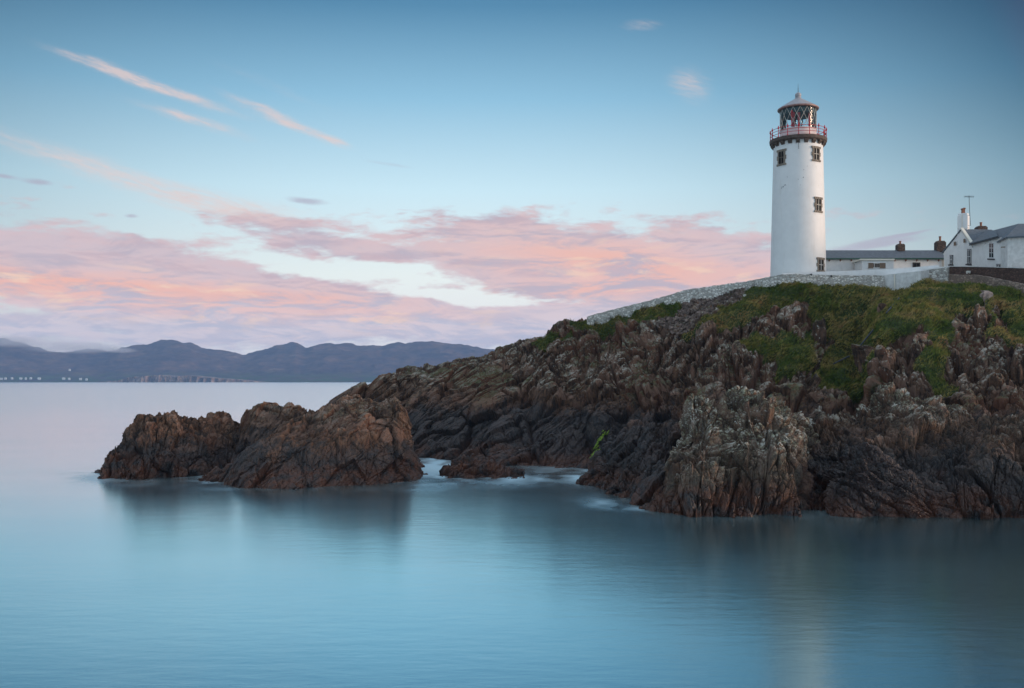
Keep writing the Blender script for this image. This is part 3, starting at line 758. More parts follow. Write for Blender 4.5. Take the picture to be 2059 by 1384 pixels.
# helper: nearest point of the headland surface for a photo column/row
VP = Vh2.reshape(-1, 3); VPX = VP[:, 0] / VP[:, 1] * F + CX; VPY = HY - (VP[:, 2] - CAMZ) / VP[:, 1] * F
front = (np.arange(NU * NV) % NV) < NV * 0.86
def surf(px, py):
    d = (VPX - px) ** 2 + (VPY - py) ** 2 + np.where(front, 0, 1e6)
    k = np.argsort(d)[:12]
    j = k[np.argmin(VP[k, 1])]
    return Vector(VP[j])

# ------------------------------------------------------------------ scree: a spill of loose stones (uncountable)
def make_scree():
    rs = np.random.RandomState(8)
    s = scree.reshape(-1); ok = np.where((s > 0.5) & front)[0]
    idx = rs.choice(ok, 2600)
    ico_v, ico_f = [], []
    bmv = [(-1,-1,-1),(1,-1,-1),(1,1,-1),(-1,1,-1),(-1,-1,1),(1,-1,1),(1,1,1),(-1,1,1)]
    bf = np.array([(0,3,2,1),(4,5,6,7),(0,1,5,4),(1,2,6,5),(2,3,7,6),(3,0,4,7)])
    b = np.array(bmv, float)
    VV = []; FF = []
    for k, i in enumerate(idx):
        sz = 0.07 + 0.15 * rs.rand() ** 2
        q = b * (1 + rs.randn(8, 3) * 0.28) * np.array([1.2, 1, .7]) * sz
        a = rs.rand() * 6.28; ca, sa = math.cos(a), math.sin(a)
        q = np.stack([q[:, 0] * ca - q[:, 1] * sa, q[:, 0] * sa + q[:, 1] * ca, q[:, 2] + q[:, 0] * rs.randn() * .4], 1)
        VV.append(q + VP[i] + rs.randn(3) * 0.06 + (0, 0, sz * .4)); FF.append(bf + k * 8)
    me = bpy.data.meshes.new('scree'); me.from_pydata(np.concatenate(VV).tolist(), [], np.concatenate(FF).tolist()); me.materials.append(M_SCREE)
    o = bpy.data.objects.new('scree', me); col.objects.link(o)
    tag(o, 'spill of loose brown stones on the slope below the rubble wall', 'scree', None, 'stuff')
make_scree()

# ------------------------------------------------------------------ small plants, boulders, pipes and seaweed on the slope
def weed(px, py, w, h, label, seed):
    rs = random.Random(seed); c = surf(px, py); s = c.y / F; mb = MB()
    for i in range(16):
        bx = c + Vector((rs.uniform(-.5, .5) * w * s, rs.uniform(-.25, .25), -0.15))
        hh = h * s * rs.uniform(.5, 1.1); lx = rs.uniform(-.35, .35) * hh
        mid_ = bx + Vector((lx * .4, 0, hh * .55)); tip = bx + Vector((lx, rs.uniform(-.1, .1), hh + .15))
        mb.tube([bx, mid_, tip], [0.018, 0.014, 0.006], 4)
        for j in range(7):
            t = rs.uniform(.35, 1); q = bx.lerp(tip, t); d = Vector((rs.uniform(-1, 1), rs.uniform(-1, 1), rs.uniform(0, .8))) * 0.10
            n_ = d.cross(Vector((0, 0, 1))).normalized() * 0.03
            mb.add([q, q + d * .5 + n_, q + d, q + d * .5 - n_], [(0, 1, 2, 3)])
    o = mb.build('weed_plant', M_WEEDP)
    tag(o, label, 'plant', 'dark weeds along the foot of the rubble wall')
weed(1196, 650, 26, 10, 'low dark weeds under the left end of the rubble wall', 1)
weed(1226, 646, 18, 12, 'bent dark weed on the wall foot near its left end', 2)
weed(1296, 626, 16, 14, 'pair of dark upright weeds at the wall foot', 3)
weed(1384, 606, 18, 14, 'dark upright weeds by the left edge of the scree', 4)
weed(1478, 590, 20, 9, 'green tuft of weeds above the scree', 5)
weed(1518, 584, 34, 13, 'widest dark bush of weeds against the wall, right of the scree', 6)

def boulder(px, py, w, h, label, mat, seed, cat='boulder'):
    c = surf(px, py); s = c.y / F
    rs = np.random.RandomState(seed)
    nu, nv = 60, 36
    th = np.linspace(0, 2 * np.pi, nu); ph = np.linspace(-np.pi / 2, np.pi / 2, nv)
    T, Q = np.meshgrid(th, ph, indexing='ij')
    U = np.stack([np.cos(T) * np.cos(Q), np.sin(T) * np.cos(Q), np.sin(Q)], -1)
    sg = np.sign(U) * np.abs(U) ** 0.55
    bd, bc = blocks(U.reshape(-1, 3) + seed, (.8, .8, 1.1), rotm('Y', 20), seed, 2.0)
    d = (1 + 0.10 * fbm(U.reshape(-1, 3) * 1.7 + seed, 3, seed) + 0.13 * bd - .08 * bc).reshape(nu, nv)
    V = sg * d[..., None] * np.array([w * s / 2, w * s / 2.2, h * s / 2]) + np.array([c.x, c.y + 0.1, c.z])
    o = grid_obj('boulder', V, mat, {'grass': np.zeros(nu * nv)})
    tag(o, label, cat, 'stones lying in the headland grass')
M_PALEST = rock_material('rock_pale_stone', 1.0, 0.1, -3.0)
M_PINKST = plain('pinkish_stone', (0.34, 0.26, 0.23), 0.9, 0.3, 4, 0.5)
M_WST = plain('white_stone', (0.62, 0.60, 0.55), 0.9, 0.2, 4, 0.4)
boulder(1985, 598, 22, 26, 'pale angular boulder in the grass below the brown wall', M_PINKST, 5)
boulder(1773, 622, 16, 26, 'reddish boulder beside the gully below the white buttress', ROCK_SEA, 6)
boulder(1497, 595, 6, 6, 'small white stone in the grass right of the scree', M_WST, 7)
boulder(1600, 640, 34, 60, 'big reddish block standing out of the grassy cliff edge', ROCK_SEA, 9)
boulder(1650, 672, 22, 60, 'tall narrow lichened stone in the grassy gully', M_PALEST, 10)
boulder(1975, 650, 24, 70, 'tall curved lichened rock fin in the right-hand grass', M_PALEST, 11)

def pipe(pts, r, label):
    mb = MB(); q = [surf(*p) + Vector((0, -0.12, 0.12)) for p in pts]
    a, b = q[0], q[-1]
    mb.tube([a.lerp(b, t) for t in (0, .33, .66, 1)], r, 10)
    mb.tube([a.lerp(b, .48), a.lerp(b, .52)], r * 1.35, 10)
    o = mb.build('drain_pipe', M_PIPE, smooth=50)
    tag(o, label, 'pipe', 'lengths of pipe lying in the grassy gully')
pipe([(1674, 733), (1708, 718)], 0.075, 'short grey pipe lying nearly flat low in the grassy gully')
pipe([(1730, 698), (1754, 664)], 0.085, 'grey pipe lying steeply in the middle of the grassy gully')
pipe([(1780, 632), (1806, 602)], 0.085, 'dark pipe at the top of the gully under the white buttress')

def seaweed():
    m, b, pos, geo = newmat('bright_algae')
    c = ramp(noise(pos, 2.5, 4, 0.6), [(0.3, (0.07, 0.12, 0.01)), (0.55, (0.24, 0.36, 0.03)), (0.75, (0.40, 0.46, 0.12))])
    link(c, b.inputs['Base Color']); b.inputs['Roughness'].default_value = 0.5
    link(bump(noise(pos, 9, 3), .6, .05), b.inputs['Normal'])
    rs = random.Random(4); mb = MB()
    path = [((1218, 868), (1208, 880), 5), ((1208, 880), (1198, 896), 6), ((1198, 896), (1194, 915), 9), ((1194, 915), (1188, 932), 8), ((1196, 918), (1218, 908), 8), ((1192, 926), (1208, 918), 7)]
    for (a, b_, w_) in path:
        for i in range(30):
            t = rs.random(); px = a[0] + (b_[0] - a[0]) * t + rs.gauss(0, w_ * .3); py = a[1] + (b_[1] - a[1]) * t + rs.gauss(0, w_ * .3)
            q = surf(px, py) + Vector((0, -0.10, 0.04))
            l = rs.uniform(.10, .26); n_ = 6
            ring = [q + Vector((math.cos(k * 6.283 / n_) * l * .45 * rs.uniform(.6, 1.2) + math.sin(k * 6.283 / n_) * .12, rs.uniform(-.04, .04) - 0.1 * math.sin(k * 6.283 / n_) , math.sin(k * 6.283 / n_) * l * rs.uniform(.6, 1.1))) for k in range(n_)]
            mb.add(ring + [q + Vector((0, -.09, 0))], [(k, (k + 1) % n_, n_) for k in range(n_)])
    o = mb.build('seaweed', m)
    tag(o, 'bright green algae trickling down the dark cliff into the cove', 'algae', None, 'stuff')
seaweed()

# ------------------------------------------------------------------ walls
def wall_strip(name, pts, thick, mat, label, cat='wall', cap=None, jitter=0.0, group=None):
    """pts: (px, py top, py bottom, Y); a thick wall following them"""
    mb = MB(); n = len(pts); rs = random.Random(len(pts)); K = []
    for i in range(n - 1):
        a, b_ = pts[i], pts[i + 1]
        m_ = max(1, int(abs(b_[0] - a[0]) / 6))
        for k in range(m_): K.append(tuple(a[j] + (b_[j] - a[j]) * k / m_ for j in range(4)))
    K.append(pts[-1])
    F_ = []
    for (px, t, bo, Y) in K:
        pt = P(px, t, Y); pb = P(px, bo, Y); pb.z -= 0.9
        pt.z += rs.uniform(-jitter, jitter)
        F_.append((pb, pt))
    vs = []
    for i, (pb, pt) in enumerate(F_):
        d = (F_[min(i + 1, len(F_) - 1)][1] - F_[max(i - 1, 0)][1]); nrm = Vector((-d.y, d.x, 0)).normalized() * thick
        vs += [pb, pt, pt + nrm, pb + nrm]
    fs = []
    for i in range(len(F_) - 1):
        for j in range(4):
            fs.append((4 * i + j, 4 * i + (j + 1) % 4, 4 * i + 4 + (j + 1) % 4, 4 * i + 4 + j))
    fs += [(3, 2, 1, 0), tuple(4 * (len(F_) - 1) + j for j in range(4))]
    mb.add(vs, fs)
    root = None
    if cap:
        root = empty(name, F_[0][0], label, cat, group)
        o = mb.build('wall_face', mat, root)
        cb = MB(); cv_ = []
        for i, (pb, pt) in enumerate(F_):
            d = (F_[min(i + 1, len(F_) - 1)][1] - F_[max(i - 1, 0)][1]); nrm = Vector((-d.y, d.x, 0)).normalized()
            a = pt - nrm * 0.06 + Vector((0, 0, .003)); e_ = pt + nrm * (thick + .06) + Vector((0, 0, .003))
            cv_ += [a, a + Vector((0, 0, cap[1])), e_ + Vector((0, 0, cap[1])), e_]
        cb.add(cv_, fs); cb.build('coping', cap[0], root)
        return root
    o = mb.build(name, mat)
    return tag(o, label, cat, group)
wall_strip('rubble_wall', [(1180, 637, 654, 128), (1215, 627, 647, 127.6), (1262, 615, 637, 127), (1300, 606, 629, 126), (1380, 583, 612, 124.5), (1440, 574, 600, 123.0), (1500, 566, 590, 121), (1540, 558, 580, 119.2), (1572, 552, 573, 117.9), (1600, 551, 573, 117.4), (1650, 553, 574, 117.2), (1700, 554, 574, 117.1), (1740, 554, 574, 117.0), (1778, 554, 578, 116.9)],
           0.45, M_RUBBLE, 'long low whitewashed rubble stone wall climbing the headland to the lighthouse', jitter=0.05)
wall_strip('white_wall', [(1572, 550, 558, 118.1), (1640, 547, 557, 118.0), (1700, 545, 557, 118.0), (1779, 541.5, 554, 118.0), (1840, 537.5, 552, 117.8), (1888, 533, 552, 117.4)],
           0.4, M_WHITE, 'smooth white rendered wall above the rubble wall in front of the cottage')
# buttress block: weathered white render, three facets
bt = empty('white_buttress', P(1815, 590, 115.5), 'weathered white rendered block projecting from the wall over the gully', 'buttress')
mb = MB()
fp = [(1778, 553, 592, 117.2), (1851, 545.5, 580, 114.2), (1868, 543.5, 572, 116.6)]
A_, B_, C_ = [(P(a[0], a[2], a[3]), P(a[0], a[1], a[3])) for a in fp]
for q in (A_, B_, C_): q[0].z -= 1.2
D_ = (P(1800, 560, 120.5), P(1800, 549, 120.5)); D_[0].z = A_[0].z; ztop = None
mb.add([A_[0], B_[0], C_[0], D_[0], A_[1], B_[1], C_[1], D_[1]], [(0, 1, 5, 4), (1, 2, 6, 5), (2, 3, 7, 6), (3, 0, 4, 7), (4, 5, 6, 7), (3, 2, 1, 0)])
mb.build('block', M_WEATH, bt)
mb = MB(); t0 = P(1798, 568, 116.3); mb.tube([t0 + Vector((0, -.1, .9)), t0 + Vector((0.02, -.12, -1.3))], 0.07, 8); mb.build('down_pipe', M_CREAM, bt)
wall_strip('corner_wall', [(1862, 543.5, 573, 117.3), (1890, 540, 567, 116.6), (1907, 538, 568, 116.0)], 0.5, M_RUBBLE, 'short whitewashed rubble wall between the white block and the brown wall', cap=(M_WHITE, 0.16))
wall_strip('upper_brown_wall', [(1909, 536.5, 560, 115.9), (1960, 537, 562, 112), (2000, 538, 574, 108.6), (2060, 540, 592, 104.8), (2140, 544, 610, 100)], 0.5, M_TURF, 'dark brown stained wall with a thin white top at the far right', cap=(M_WEATH, 0.08))
wall_strip('lower_stone_wall', [(1908, 552, 566, 115.0), (1960, 553, 577, 110.6), (1990, 558, 585, 107.9), (2030, 566, 596, 105.1), (2062, 573, 606, 103.2), (2140, 590, 630, 98.5)], 0.45, M_MASON, 'pale brown masonry retaining wall running down the slope at the right edge', jitter=0.05)
def blockstone():
    mb = MB(); c = P(1947, 547, 112.6); mb.box(c, (0.42, 0.3, 0.22)); mb.box(c + Vector((-.12, 0, -.15)), (.12, .25, .14)); mb.box(c + Vector((.15, 0, -.14)), (.1, .25, .12))
    tag(mb.build('wall_stone', M_WST, bevel=0.03), 'small white stone set against the dark brown wall', 'stone')
blockstone()
for px, py, lab in ((1632, 551.5, 'small dark spout on the white wall left of the lighthouse window'), (1672, 554.5, 'small dark spout low on the white wall below the cottage roof')):
    mb = MB(); c = P(px, py, 116.95); mb.tube([c + Vector((0, 1.2, .05)), c + Vector((0, .1, 0)), c + Vector((0.02, 0, -.12))], 0.085, 8)
    tag(mb.build('drain_spout', M_DARK), lab, 'spout', 'drain spouts on the white wall')

# ------------------------------------------------------------------ lighthouse
LY = 122.0; LX = (1604.8 - CX) / F * LY
def lz(py): return CAMZ + (HY - py) / F * LY
L0 = Vector((LX, LY, 20.5))
lh = empty('lighthouse', L0, 'tall white lighthouse tower with red railed gallery and glazed lantern', 'lighthouse')
zt, zb = lz(299), 20.0
def tr(z): t = (z - lz(548)) / (lz(299) - lz(548)); return 3.30 - 0.37 * t
def ang(px, r):
    lo, hi = -1.8, 1.25
    for _ in range(40):
        m_ = (lo + hi) / 2
        if (LX + r * math.sin(m_)) / (LY - r * math.cos(m_)) * F + CX < px: lo = m_
        else: hi = m_
    return lo
mb = MB(); prof = [(tr(zb + (zt - zb) * i / 24), zb + (zt - zb) * i / 24) for i in range(25)] + [(2.9, lz(289))]
mb.lathe(prof, 96, (LX, LY, 0)); mb.build('tower', M_TOWER, lh, smooth=40)
# peeling patches of the tower paint
M_SCUFF = plain('bare_plaster_scuff', (0.30, 0.30, 0.31), 0.9, 0.3, 8)
rs = random.Random(12)
for (px, py, rr, cnt) in ((1576, 381, 5, 7), (1570, 384, 3, 3), (1606, 371, 1.5, 1), (1584, 364, 1, 1), (1616, 367, 1, 1), (1623, 345, 1.3, 1), (1616, 352, .8, 1), (1609, 382, .8, 1)):
    for i in range(cnt):
        mb = MB(); x = px + rs.uniform(-rr, rr); y = py + rs.uniform(-rr, rr) * .5; z = lz(y); r = tr(z) + 0.004
        a0 = ang(x, r); s = 0.055 * rs.uniform(.6, 1.5)
        ring = []
        for k in range(7):
            q = k * 6.283 / 7; da = math.cos(q) * s * 1.3 * rs.uniform(.6, 1.2) / r; dzz = math.sin(q) * s * rs.uniform(.5, 1.1)
            ring.append((LX + (r) * math.sin(a0 + da), LY - r * math.cos(a0 + da), z + dzz))
        mb.add(ring, [tuple(range(7))]); mb.build('paint_scuff', M_SCUFF, lh)
# gallery and corbels
gz0, gz1 = lz(291), lz(283)
mb = MB(); mb.lathe([(2.75, gz0), (3.22, gz0), (3.38, gz0 + .12), (3.42, gz1 - .1), (3.42, gz1), (2.0, gz1)], 96, (LX, LY, 0)); mb.build('gallery', M_DSTONE, lh, smooth=30)
for k in range(20):
    a = R(2 + k * 18); r = tr(gz0 - .4)
    M = Matrix.Rotation(a, 3, 'Z'); mb = MB()
    poly = [Vector((-.22, -(r - .25), gz0 - .02)), Vector((-.22, -(r + .36), gz0 - .02)), Vector((-.22, -(r + .34), gz0 - .16)), Vector((-.22, -(r + .10), gz0 - .42)), Vector((-.22, -(r - .25), gz0 - .46))]
    mb.prism([Vector((LX, LY, 0)) + M @ p for p in poly], M @ Vector((.44, 0, 0))); mb.build('corbel', M_DSTONE, lh)
# railing
rail = MB()
RR = 3.30
for hh in (0.42, 0.78, 1.12):
    rail.tube([(LX + RR * math.sin(R(a)), LY - RR * math.cos(R(a)), gz1 + hh) for a in range(0, 361, 5)], 0.030, 6)
rail.build('railing', M_RED, lh)
for k in range(16):
    a = R(7.5 + k * 22.5); x, y = LX + RR * math.sin(a), LY - RR * math.cos(a); mb = MB()
    mb.lathe([(0.0, 0), (.09, 0), (.09, .06), (.05, .1), (.045, .4), (.065, .43), (.045, .46), (.04, .98), (.09, 1.05), (.115, 1.12), (.09, 1.2), (.04, 1.25), (.06, 1.31), (.05, 1.36), (0, 1.40)], 10, (x, y, gz1))
    mb.build('railing_post', M_RED, lh, smooth=50)
# lantern
mz = lz(263.5); gt = lz(222.5)
mb = MB(); mb.lathe([(2.17, gz1), (2.17, gz1 + .4), (2.20, gz1 + .42), (2.20, gz1 + .5), (2.17, gz1 + .52), (2.17, mz - .1), (2.24, mz - .08), (2.24, mz), (1.9, mz)], 72, (LX, LY, 0)); mb.build('lantern_base', M_PINKWHITE, lh, smooth=35)
mb = MB(); mb.lathe([(2.13, mz), (2.13, gt)], 48, (LX, LY, 0)); mb.build('lantern_glazing', M_GLASS, lh, smooth=60)
mb = MB(); nb = 16
for k in range(nb):
    for sgn in (1, -1):
        pts = []
        for i in range(13):
            t = i / 12; a = R(k * 360 / nb + 2) + sgn * t * R(360 / nb * 1.5); pts.append((LX + 2.155 * math.sin(a), LY - 2.155 * math.cos(a), mz + (gt - mz) * t))
        mb.tube(pts, 0.021, 5)
mb.build('astragals', M_ASTR, lh)
mb = MB(); mb.lathe([(2.05, gt), (2.05, gt - .62), (1.9, gt - .70), (1.85, gt - .1), (0, gt - .05)], 48, (LX, LY, 0)); mb.build('lantern_ceiling', M_TEAL, lh)
mb = MB(); mb.lathe([(2.05, gt + .02), (2.36, gt - .02), (2.46, gt + .05), (2.46, gt + .17), (2.38, gt + .22)], 72, (LX, LY, 0)); mb.build('roof_rim', M_RIM, lh, smooth=30)
rz0 = gt + .215; rz1 = lz(197)
mb = MB(); mb.lathe([(2.40, rz0), (2.0, rz0 + .26), (1.5, rz0 + .56), (1.0, rz0 + .86), (.55, rz0 + 1.12), (.36, rz1 - .05), (.33, rz1)], 72, (LX, LY, 0)); mb.build('lantern_roof', M_ROOFM, lh, smooth=40)
mb = MB(); mb.lathe([(.33, rz1), (.36, rz1 + .02), (.36, rz1 + .08), (.30, rz1 + .10), (.30, rz1 + .16), (.37, rz1 + .2), (.36, rz1 + .45), (.22, rz1 + .60), (.06, rz1 + .66)], 24, (LX, LY, 0)); mb.build('roof_vent', M_ROOFM, lh, smooth=40)
mb = MB(); mb.tube([(LX, LY, rz1 + .6), (LX, LY, rz1 + .95), (LX, LY, rz1 + 1.75)], [.045, .03, .012], 6); mb.box((LX, LY, rz1 + 1.1), (.14, .03, .03)); mb.lathe([(0, .8), (.05, .85), (0, .9)], 8, (LX, LY, rz1)); mb.build('lightning_rod', M_DARK, lh)
# light apparatus inside: pedestal, lens and red sector panels
mb = MB(); mb.lathe([(.5, gz1), (.5, mz - .2), (.62, mz), (.62, mz + .25), (.38, mz + .3), (.38, mz + .45), (0, mz + .45)], 20, (LX + .1, LY, 0)); mb.build('lamp_pedestal', M_TEAL, lh, smooth=40)
mb = MB(); mb.lathe([(0, mz + .45), (.34, mz + .5), (.46, mz + .8), (.5, mz + 1.1), (.46, mz + 1.4), (.34, mz + 1.7), (0, mz + 1.8)], 20, (LX + .1, LY, 0)); mb.build('lens', M_GLASS, lh, smooth=40)
for (px, wpx) in ((1594.5, 7.5), (1606.5, 5), (1628, 5)):
    x = (px - CX) / F * 120.3; wd = wpx / F * 120.3; mb = MB()
    yy = LY - math.sqrt(max(.1, 1.9 ** 2 - (x * LY / 120.3 - LX) ** 2)) * .95
    mb.box((x * yy / 120.3, yy, (mz + gt) / 2 - .18), (wd, .03, gt - mz - .5)); mb.build('red_panel', M_REDGLASS, lh)
# hanging bracket under the gallery
mb = MB()
def onT(px, py, out): 
    z = lz(py); r = tr(z) + out; a = ang(px, r); return Vector((LX + r * math.sin(a), LY - r * math.cos(a), z))
mb.tube([onT(1600.5, 284, .15), onT(1600.5, 300, .12)], .02, 5); mb.tube([onT(1606, 276, .5), onT(1606, 296, .14), onT(1606, 311, .10)], .025, 5); mb.tube([onT(1600.5, 290, .14), onT(1606, 290, .14)], .02, 5)
mb.build('bracket', M_DARK, lh)
# a small floodlight on the gallery
mb = MB(); a = R(62); c = Vector((LX + 3.2 * math.sin(a), LY - 3.2 * math.cos(a), gz1 + .45)); mb.box(c, (.28, .16, .24)); mb.tube([c, c + Vector((0, 0, -.4))], .025, 6); mb.build('floodlight', M_DARK, lh)
# windows with granite surrounds
def twindow(ang, ztop_, zbot_, w, frame_mat):
    a = R(ang); zc = (ztop_ + zbot_) / 2; r = tr(zc)
    M = Matrix.Rotation(a, 3, 'Z')
    fr = MB(); H = ztop_ - zbot_
    def bx(x0, x1, z0, z1, out, dep=.35):
        # follow the curve: small boxes
        fr2 = MB(); n_ = 4
        for i in range(n_):
            xa = x0 + (x1 - x0) * i / n_; xb = x0 + (x1 - x0) * (i + 1) / n_
            xm = (xa + xb) / 2
            y = math.sqrt(max(0, r * r - xm * xm)) + out
            fr.box(Vector((LX, LY, 0)) + M @ Vector((xm, -y + dep / 2, (z0 + z1) / 2)), (xb - xa, dep, z1 - z0), M)
    bw = w / 2
    bx(-bw, bw, ztop_ - .26, ztop_, .10)                      # lintel
    bx(-bw, bw, zbot_, zbot_ + .22, .12)                      # sill
    ph = (H - .48); seg = ph / 3
    for sx in (-1, 1):
        for i in range(3):
            wd = .19 if i != 1 else .32
            x0 = sx * (bw - .33); x1 = sx * (bw - .33 + wd)
            bx(min(x0, x1), max(x0, x1), zbot_ + .22 + i * seg, zbot_ + .22 + (i + 1) * seg, .095 + .002 * i)
    f = fr.build('window', M_STONE, lh)
    pb = MB(); xw = (bw - .34) * 2; y = r
    pb.box(Vector((LX, LY, 0)) + M @ Vector((0, -y + .04, zbot_ + .22 + ph / 2)), (xw, .12, ph), M)
    p1 = pb.build('pane', M_DULLPANE, f)
    fb = MB()
    cz = zbot_ + .22 + ph / 2
    for (xx, zz_, ww, hh_) in ((0, cz, .045, ph), (0, cz + .02, xw, .045)):
        fb.box(Vector((LX, LY, 0)) + M @ Vector((xx + (.0), -y - .035 - (.004 if ww > .1 else 0), zz_)), (ww, .03, hh_), M)
    fb.build('glazing_bar', frame_mat, f)
twindow(-57, lz(307), lz(339), 1.42, M_STONE)
twindow(29, lz(304.5), lz(334.5), 1.42, M_CREAM)
twindow(33, lz(404.5), lz(435), 1.42, M_CREAM)
twindow(37, lz(523.5), lz(552), 1.5, M_WHITE)

# ------------------------------------------------------------------ cottages
def window(parent, px0, px1, py0, py1, Y, M_=None, frame=M_WHITE, reveal=M_WINDARK, bars=(1, 1), sill=True, thick=0.08, Y1=None):
    Y1 = Y if Y1 is None else Y1
    a, b_, c, d = P(px0, py0, Y), P(px1, py0, Y1), P(px1, py1, Y1), P(px0, py1, Y)
    b_.z = a.z if Y1 == Y else b_.z
    nrm = (b_ - a).cross(d - a).normalized(); nrm = nrm if nrm.y < 0 or True else -nrm
    if nrm.y > 0: nrm = -nrm
    mb = MB(); mb.prism([a + nrm * .02, b_ + nrm * .02, c + nrm * .02, d + nrm * .02], -nrm * .2)
    f = mb.build('window', reveal, parent)
    ins = .10; ux = (b_ - a).normalized(); uz = (a - d).normalized(); W = (b_ - a).length; H = (a - d).length
    q = lambda x, z, o_: d + ux * x + uz * z + nrm * o_
    mb = MB(); mb.prism([q(ins, ins, .035), q(W - ins, ins, .035), q(W - ins, H - ins, .035), q(ins, H - ins, .035)], -nrm * .02); mb.build('pane', M_PANE, f)
    mb = MB(); bw = .045
    nx, nz_ = bars
    for i in range(nx + 2):
        x = ins + (W - 2 * ins) * i / (nx + 1); mb.prism([q(x - bw / 2, ins, .06), q(x + bw / 2, ins, .06), q(x + bw / 2, H - ins, .06), q(x - bw / 2, H - ins, .06)], -nrm * .03)
    for i in range(nz_ + 2):
        z = ins + (H - 2 * ins) * i / (nz_ + 1); mb.prism([q(ins, z - bw / 2, .064), q(W - ins, z - bw / 2, .064), q(W - ins, z + bw / 2, .064), q(ins, z + bw / 2, .064)], -nrm * .03)
    mb.build('frame', frame, f)
    if sill:
        mb = MB(); mb.prism([q(-.12, -.16, .14), q(W + .12, -.16, .14), q(W + .12, 0.0, .14), q(-.12, 0.0, .14)], -nrm * .15); mb.build('sill', M_DARK, f)
    return f
def chimney(parent, px0, px1, py0, py1, Y, mat, pot=(4, 9), shoulder=True, dep=1.0, pots=1):
    a, b_ = P(px0, py0, Y), P(px1, py1, Y); w_ = b_.x - a.x; h_ = a.z - b_.z; cx = (a.x + b_.x) / 2
    mb = MB(); 
    mb.box((cx, Y + dep / 2, b_.z + h_ * .42), (w_, dep, h_ * .84))
    mb.add([(cx - w_/2 , Y, b_.z + h_*.84), (cx + w_/2, Y, b_.z + h_*.84), (cx + w_/2, Y + dep, b_.z + h_*.84), (cx - w_/2, Y + dep, b_.z + h_*.84),
            (cx - w_*.36, Y + dep*.14, a.z), (cx + w_*.36, Y + dep*.14, a.z), (cx + w_*.36, Y + dep*.86, a.z), (cx - w_*.36, Y + dep*.86, a.z)],
           [(0, 1, 5, 4), (1, 2, 6, 5), (2, 3, 7, 6), (3, 0, 4, 7), (4, 5, 6, 7)])
    c = mb.build('chimney', mat, parent)
    s = Y / F; r = pot[0] * s / 2; hp = pot[1] * s
    for k in range(pots):
        mb = MB(); ox = 0 if pots == 1 else (k - .5) * w_ * .35
        mb.lathe([(r * .8, 0), (r * 1.0, .02), (r * .85, hp * .3), (r * .8, hp * .75), (r * 1.05, hp * .8), (r * 1.05, hp), (r * .6, hp), (r * .6, hp * .8)], 14, (cx + ox, Y + dep / 2 + ox * .5, a.z))
        mb.build('chimney_pot', M_TERRA, c, smooth=40)
    return c

# long low cottage behind the tower
cot = empty('cottage', P(1780, 545, 128), 'long low white cottage with slate roof and green gutter behind the lighthouse', 'cottage')
Yc = 128.0; x0 = P(1630, 0, Yc).x; x1 = P(1906, 0, Yc).x
ze = CAMZ + (HY - 519) / F * Yc; zr = CAMZ + (HY - 503.5) / F * (Yc + 3.4); zf = 20.3
mb = MB(); mb.box(((x0 + x1) / 2, Yc + 3.4, (ze - .1 + zf) / 2), (x1 - x0, 6.4, ze - .1 - zf)); mb.build('wall', M_WHITE, cot)
rf = MB(); rf.prism([(x0 - .2, Yc - .1, ze), (x0 - .2, Yc + 3.4, zr), (x0 - .2, Yc + 6.9, ze), (x0 - .2, Yc + 6.9, ze - .12), (x0 - .2, Yc + 3.4, zr - .14), (x0 - .2, Yc - .1, ze - .12)], (x1 - x0 + .3, 0, 0))
roof = rf.build('roof', M_SLATE, cot)
chimney(roof, 1806, 1820, 490, 505, Yc + 2.9, M_CHIM, (4.5, 6))
chimney(roof, 1884.5, 1902.5, 484, 506, Yc + 2.9, M_CHIM, (5, 9.5), pots=1)
mb = MB(); mb.box(((x0 + x1) / 2, Yc - .16, ze - .12), (x1 - x0 + .3, .14, .16)); mb.build('gutter', M_GREEN, cot)
for px in list(range(1668, 1900, 22)):
    if 1745 < px < 1796: continue
    c = P(px, 522, Yc); mb = MB(); mb.prism([Vector((c.x - .05, Yc + .18, ze - .1)), Vector((c.x - .05, Yc - .12, ze - .21)), Vector((c.x - .05, Yc + .18, ze - .42))], (.12, 0, 0)); mb.build('eaves_bracket', M_TERRA, cot)
mb = MB(); c = P(1898.5, 530, Yc - .2); mb.tube([Vector((c.x, Yc + .1, ze - .2)), Vector((c.x, Yc + .1, zf))], .06, 8); mb.build('down_pipe', M_GREEN, cot)
window(cot, 1835, 1850.5, 528, 548, Yc + .18, frame=M_DARK, sill=False)
window(cot, 1745, 1745 + 37, 528.5, 0, Yc, sill=False) if False else None
# flat roofed porch with boarded window
po = empty('porch', P(1770, 545, 125), 'small flat-roofed white porch with boarded window in front of the cottage', 'porch')
Yp = 125.2; a = P(1733, 524, Yp); b_ = P(1797, 524, Yp)
mb = MB(); mb.box(((a.x + b_.x) / 2, Yp + 1.35, (a.z + 20.4) / 2), (b_.x - a.x, 2.7, a.z - 20.4)); mb.build('wall', M_WHITE, po)
mb = MB(); mb.box(((a.x + b_.x) / 2 - .1, Yp + 1.25, a.z + .10), (b_.x - a.x + .3, 2.9, .18)); mb.build('roof_slab', M_CREAM, po)
f = window(po, 1745, 1781.5, 528, 540, Yp, frame=M_WHITE, reveal=M_WHITE, bars=(2, 0), sill=False)
for (u0, u1) in ((1746, 1756), (1769, 1780.5)):
    mb = MB(); p0, p1 = P(u0, 529, Yp - .08), P(u1, 539.5, Yp - .08); mb.box(((p0.x + p1.x) / 2, Yp - .09, (p0.z + p1.z) / 2), (p1.x - p0.x, .03, p0.z - p1.z)); mb.build('board', M_SHUT, f)

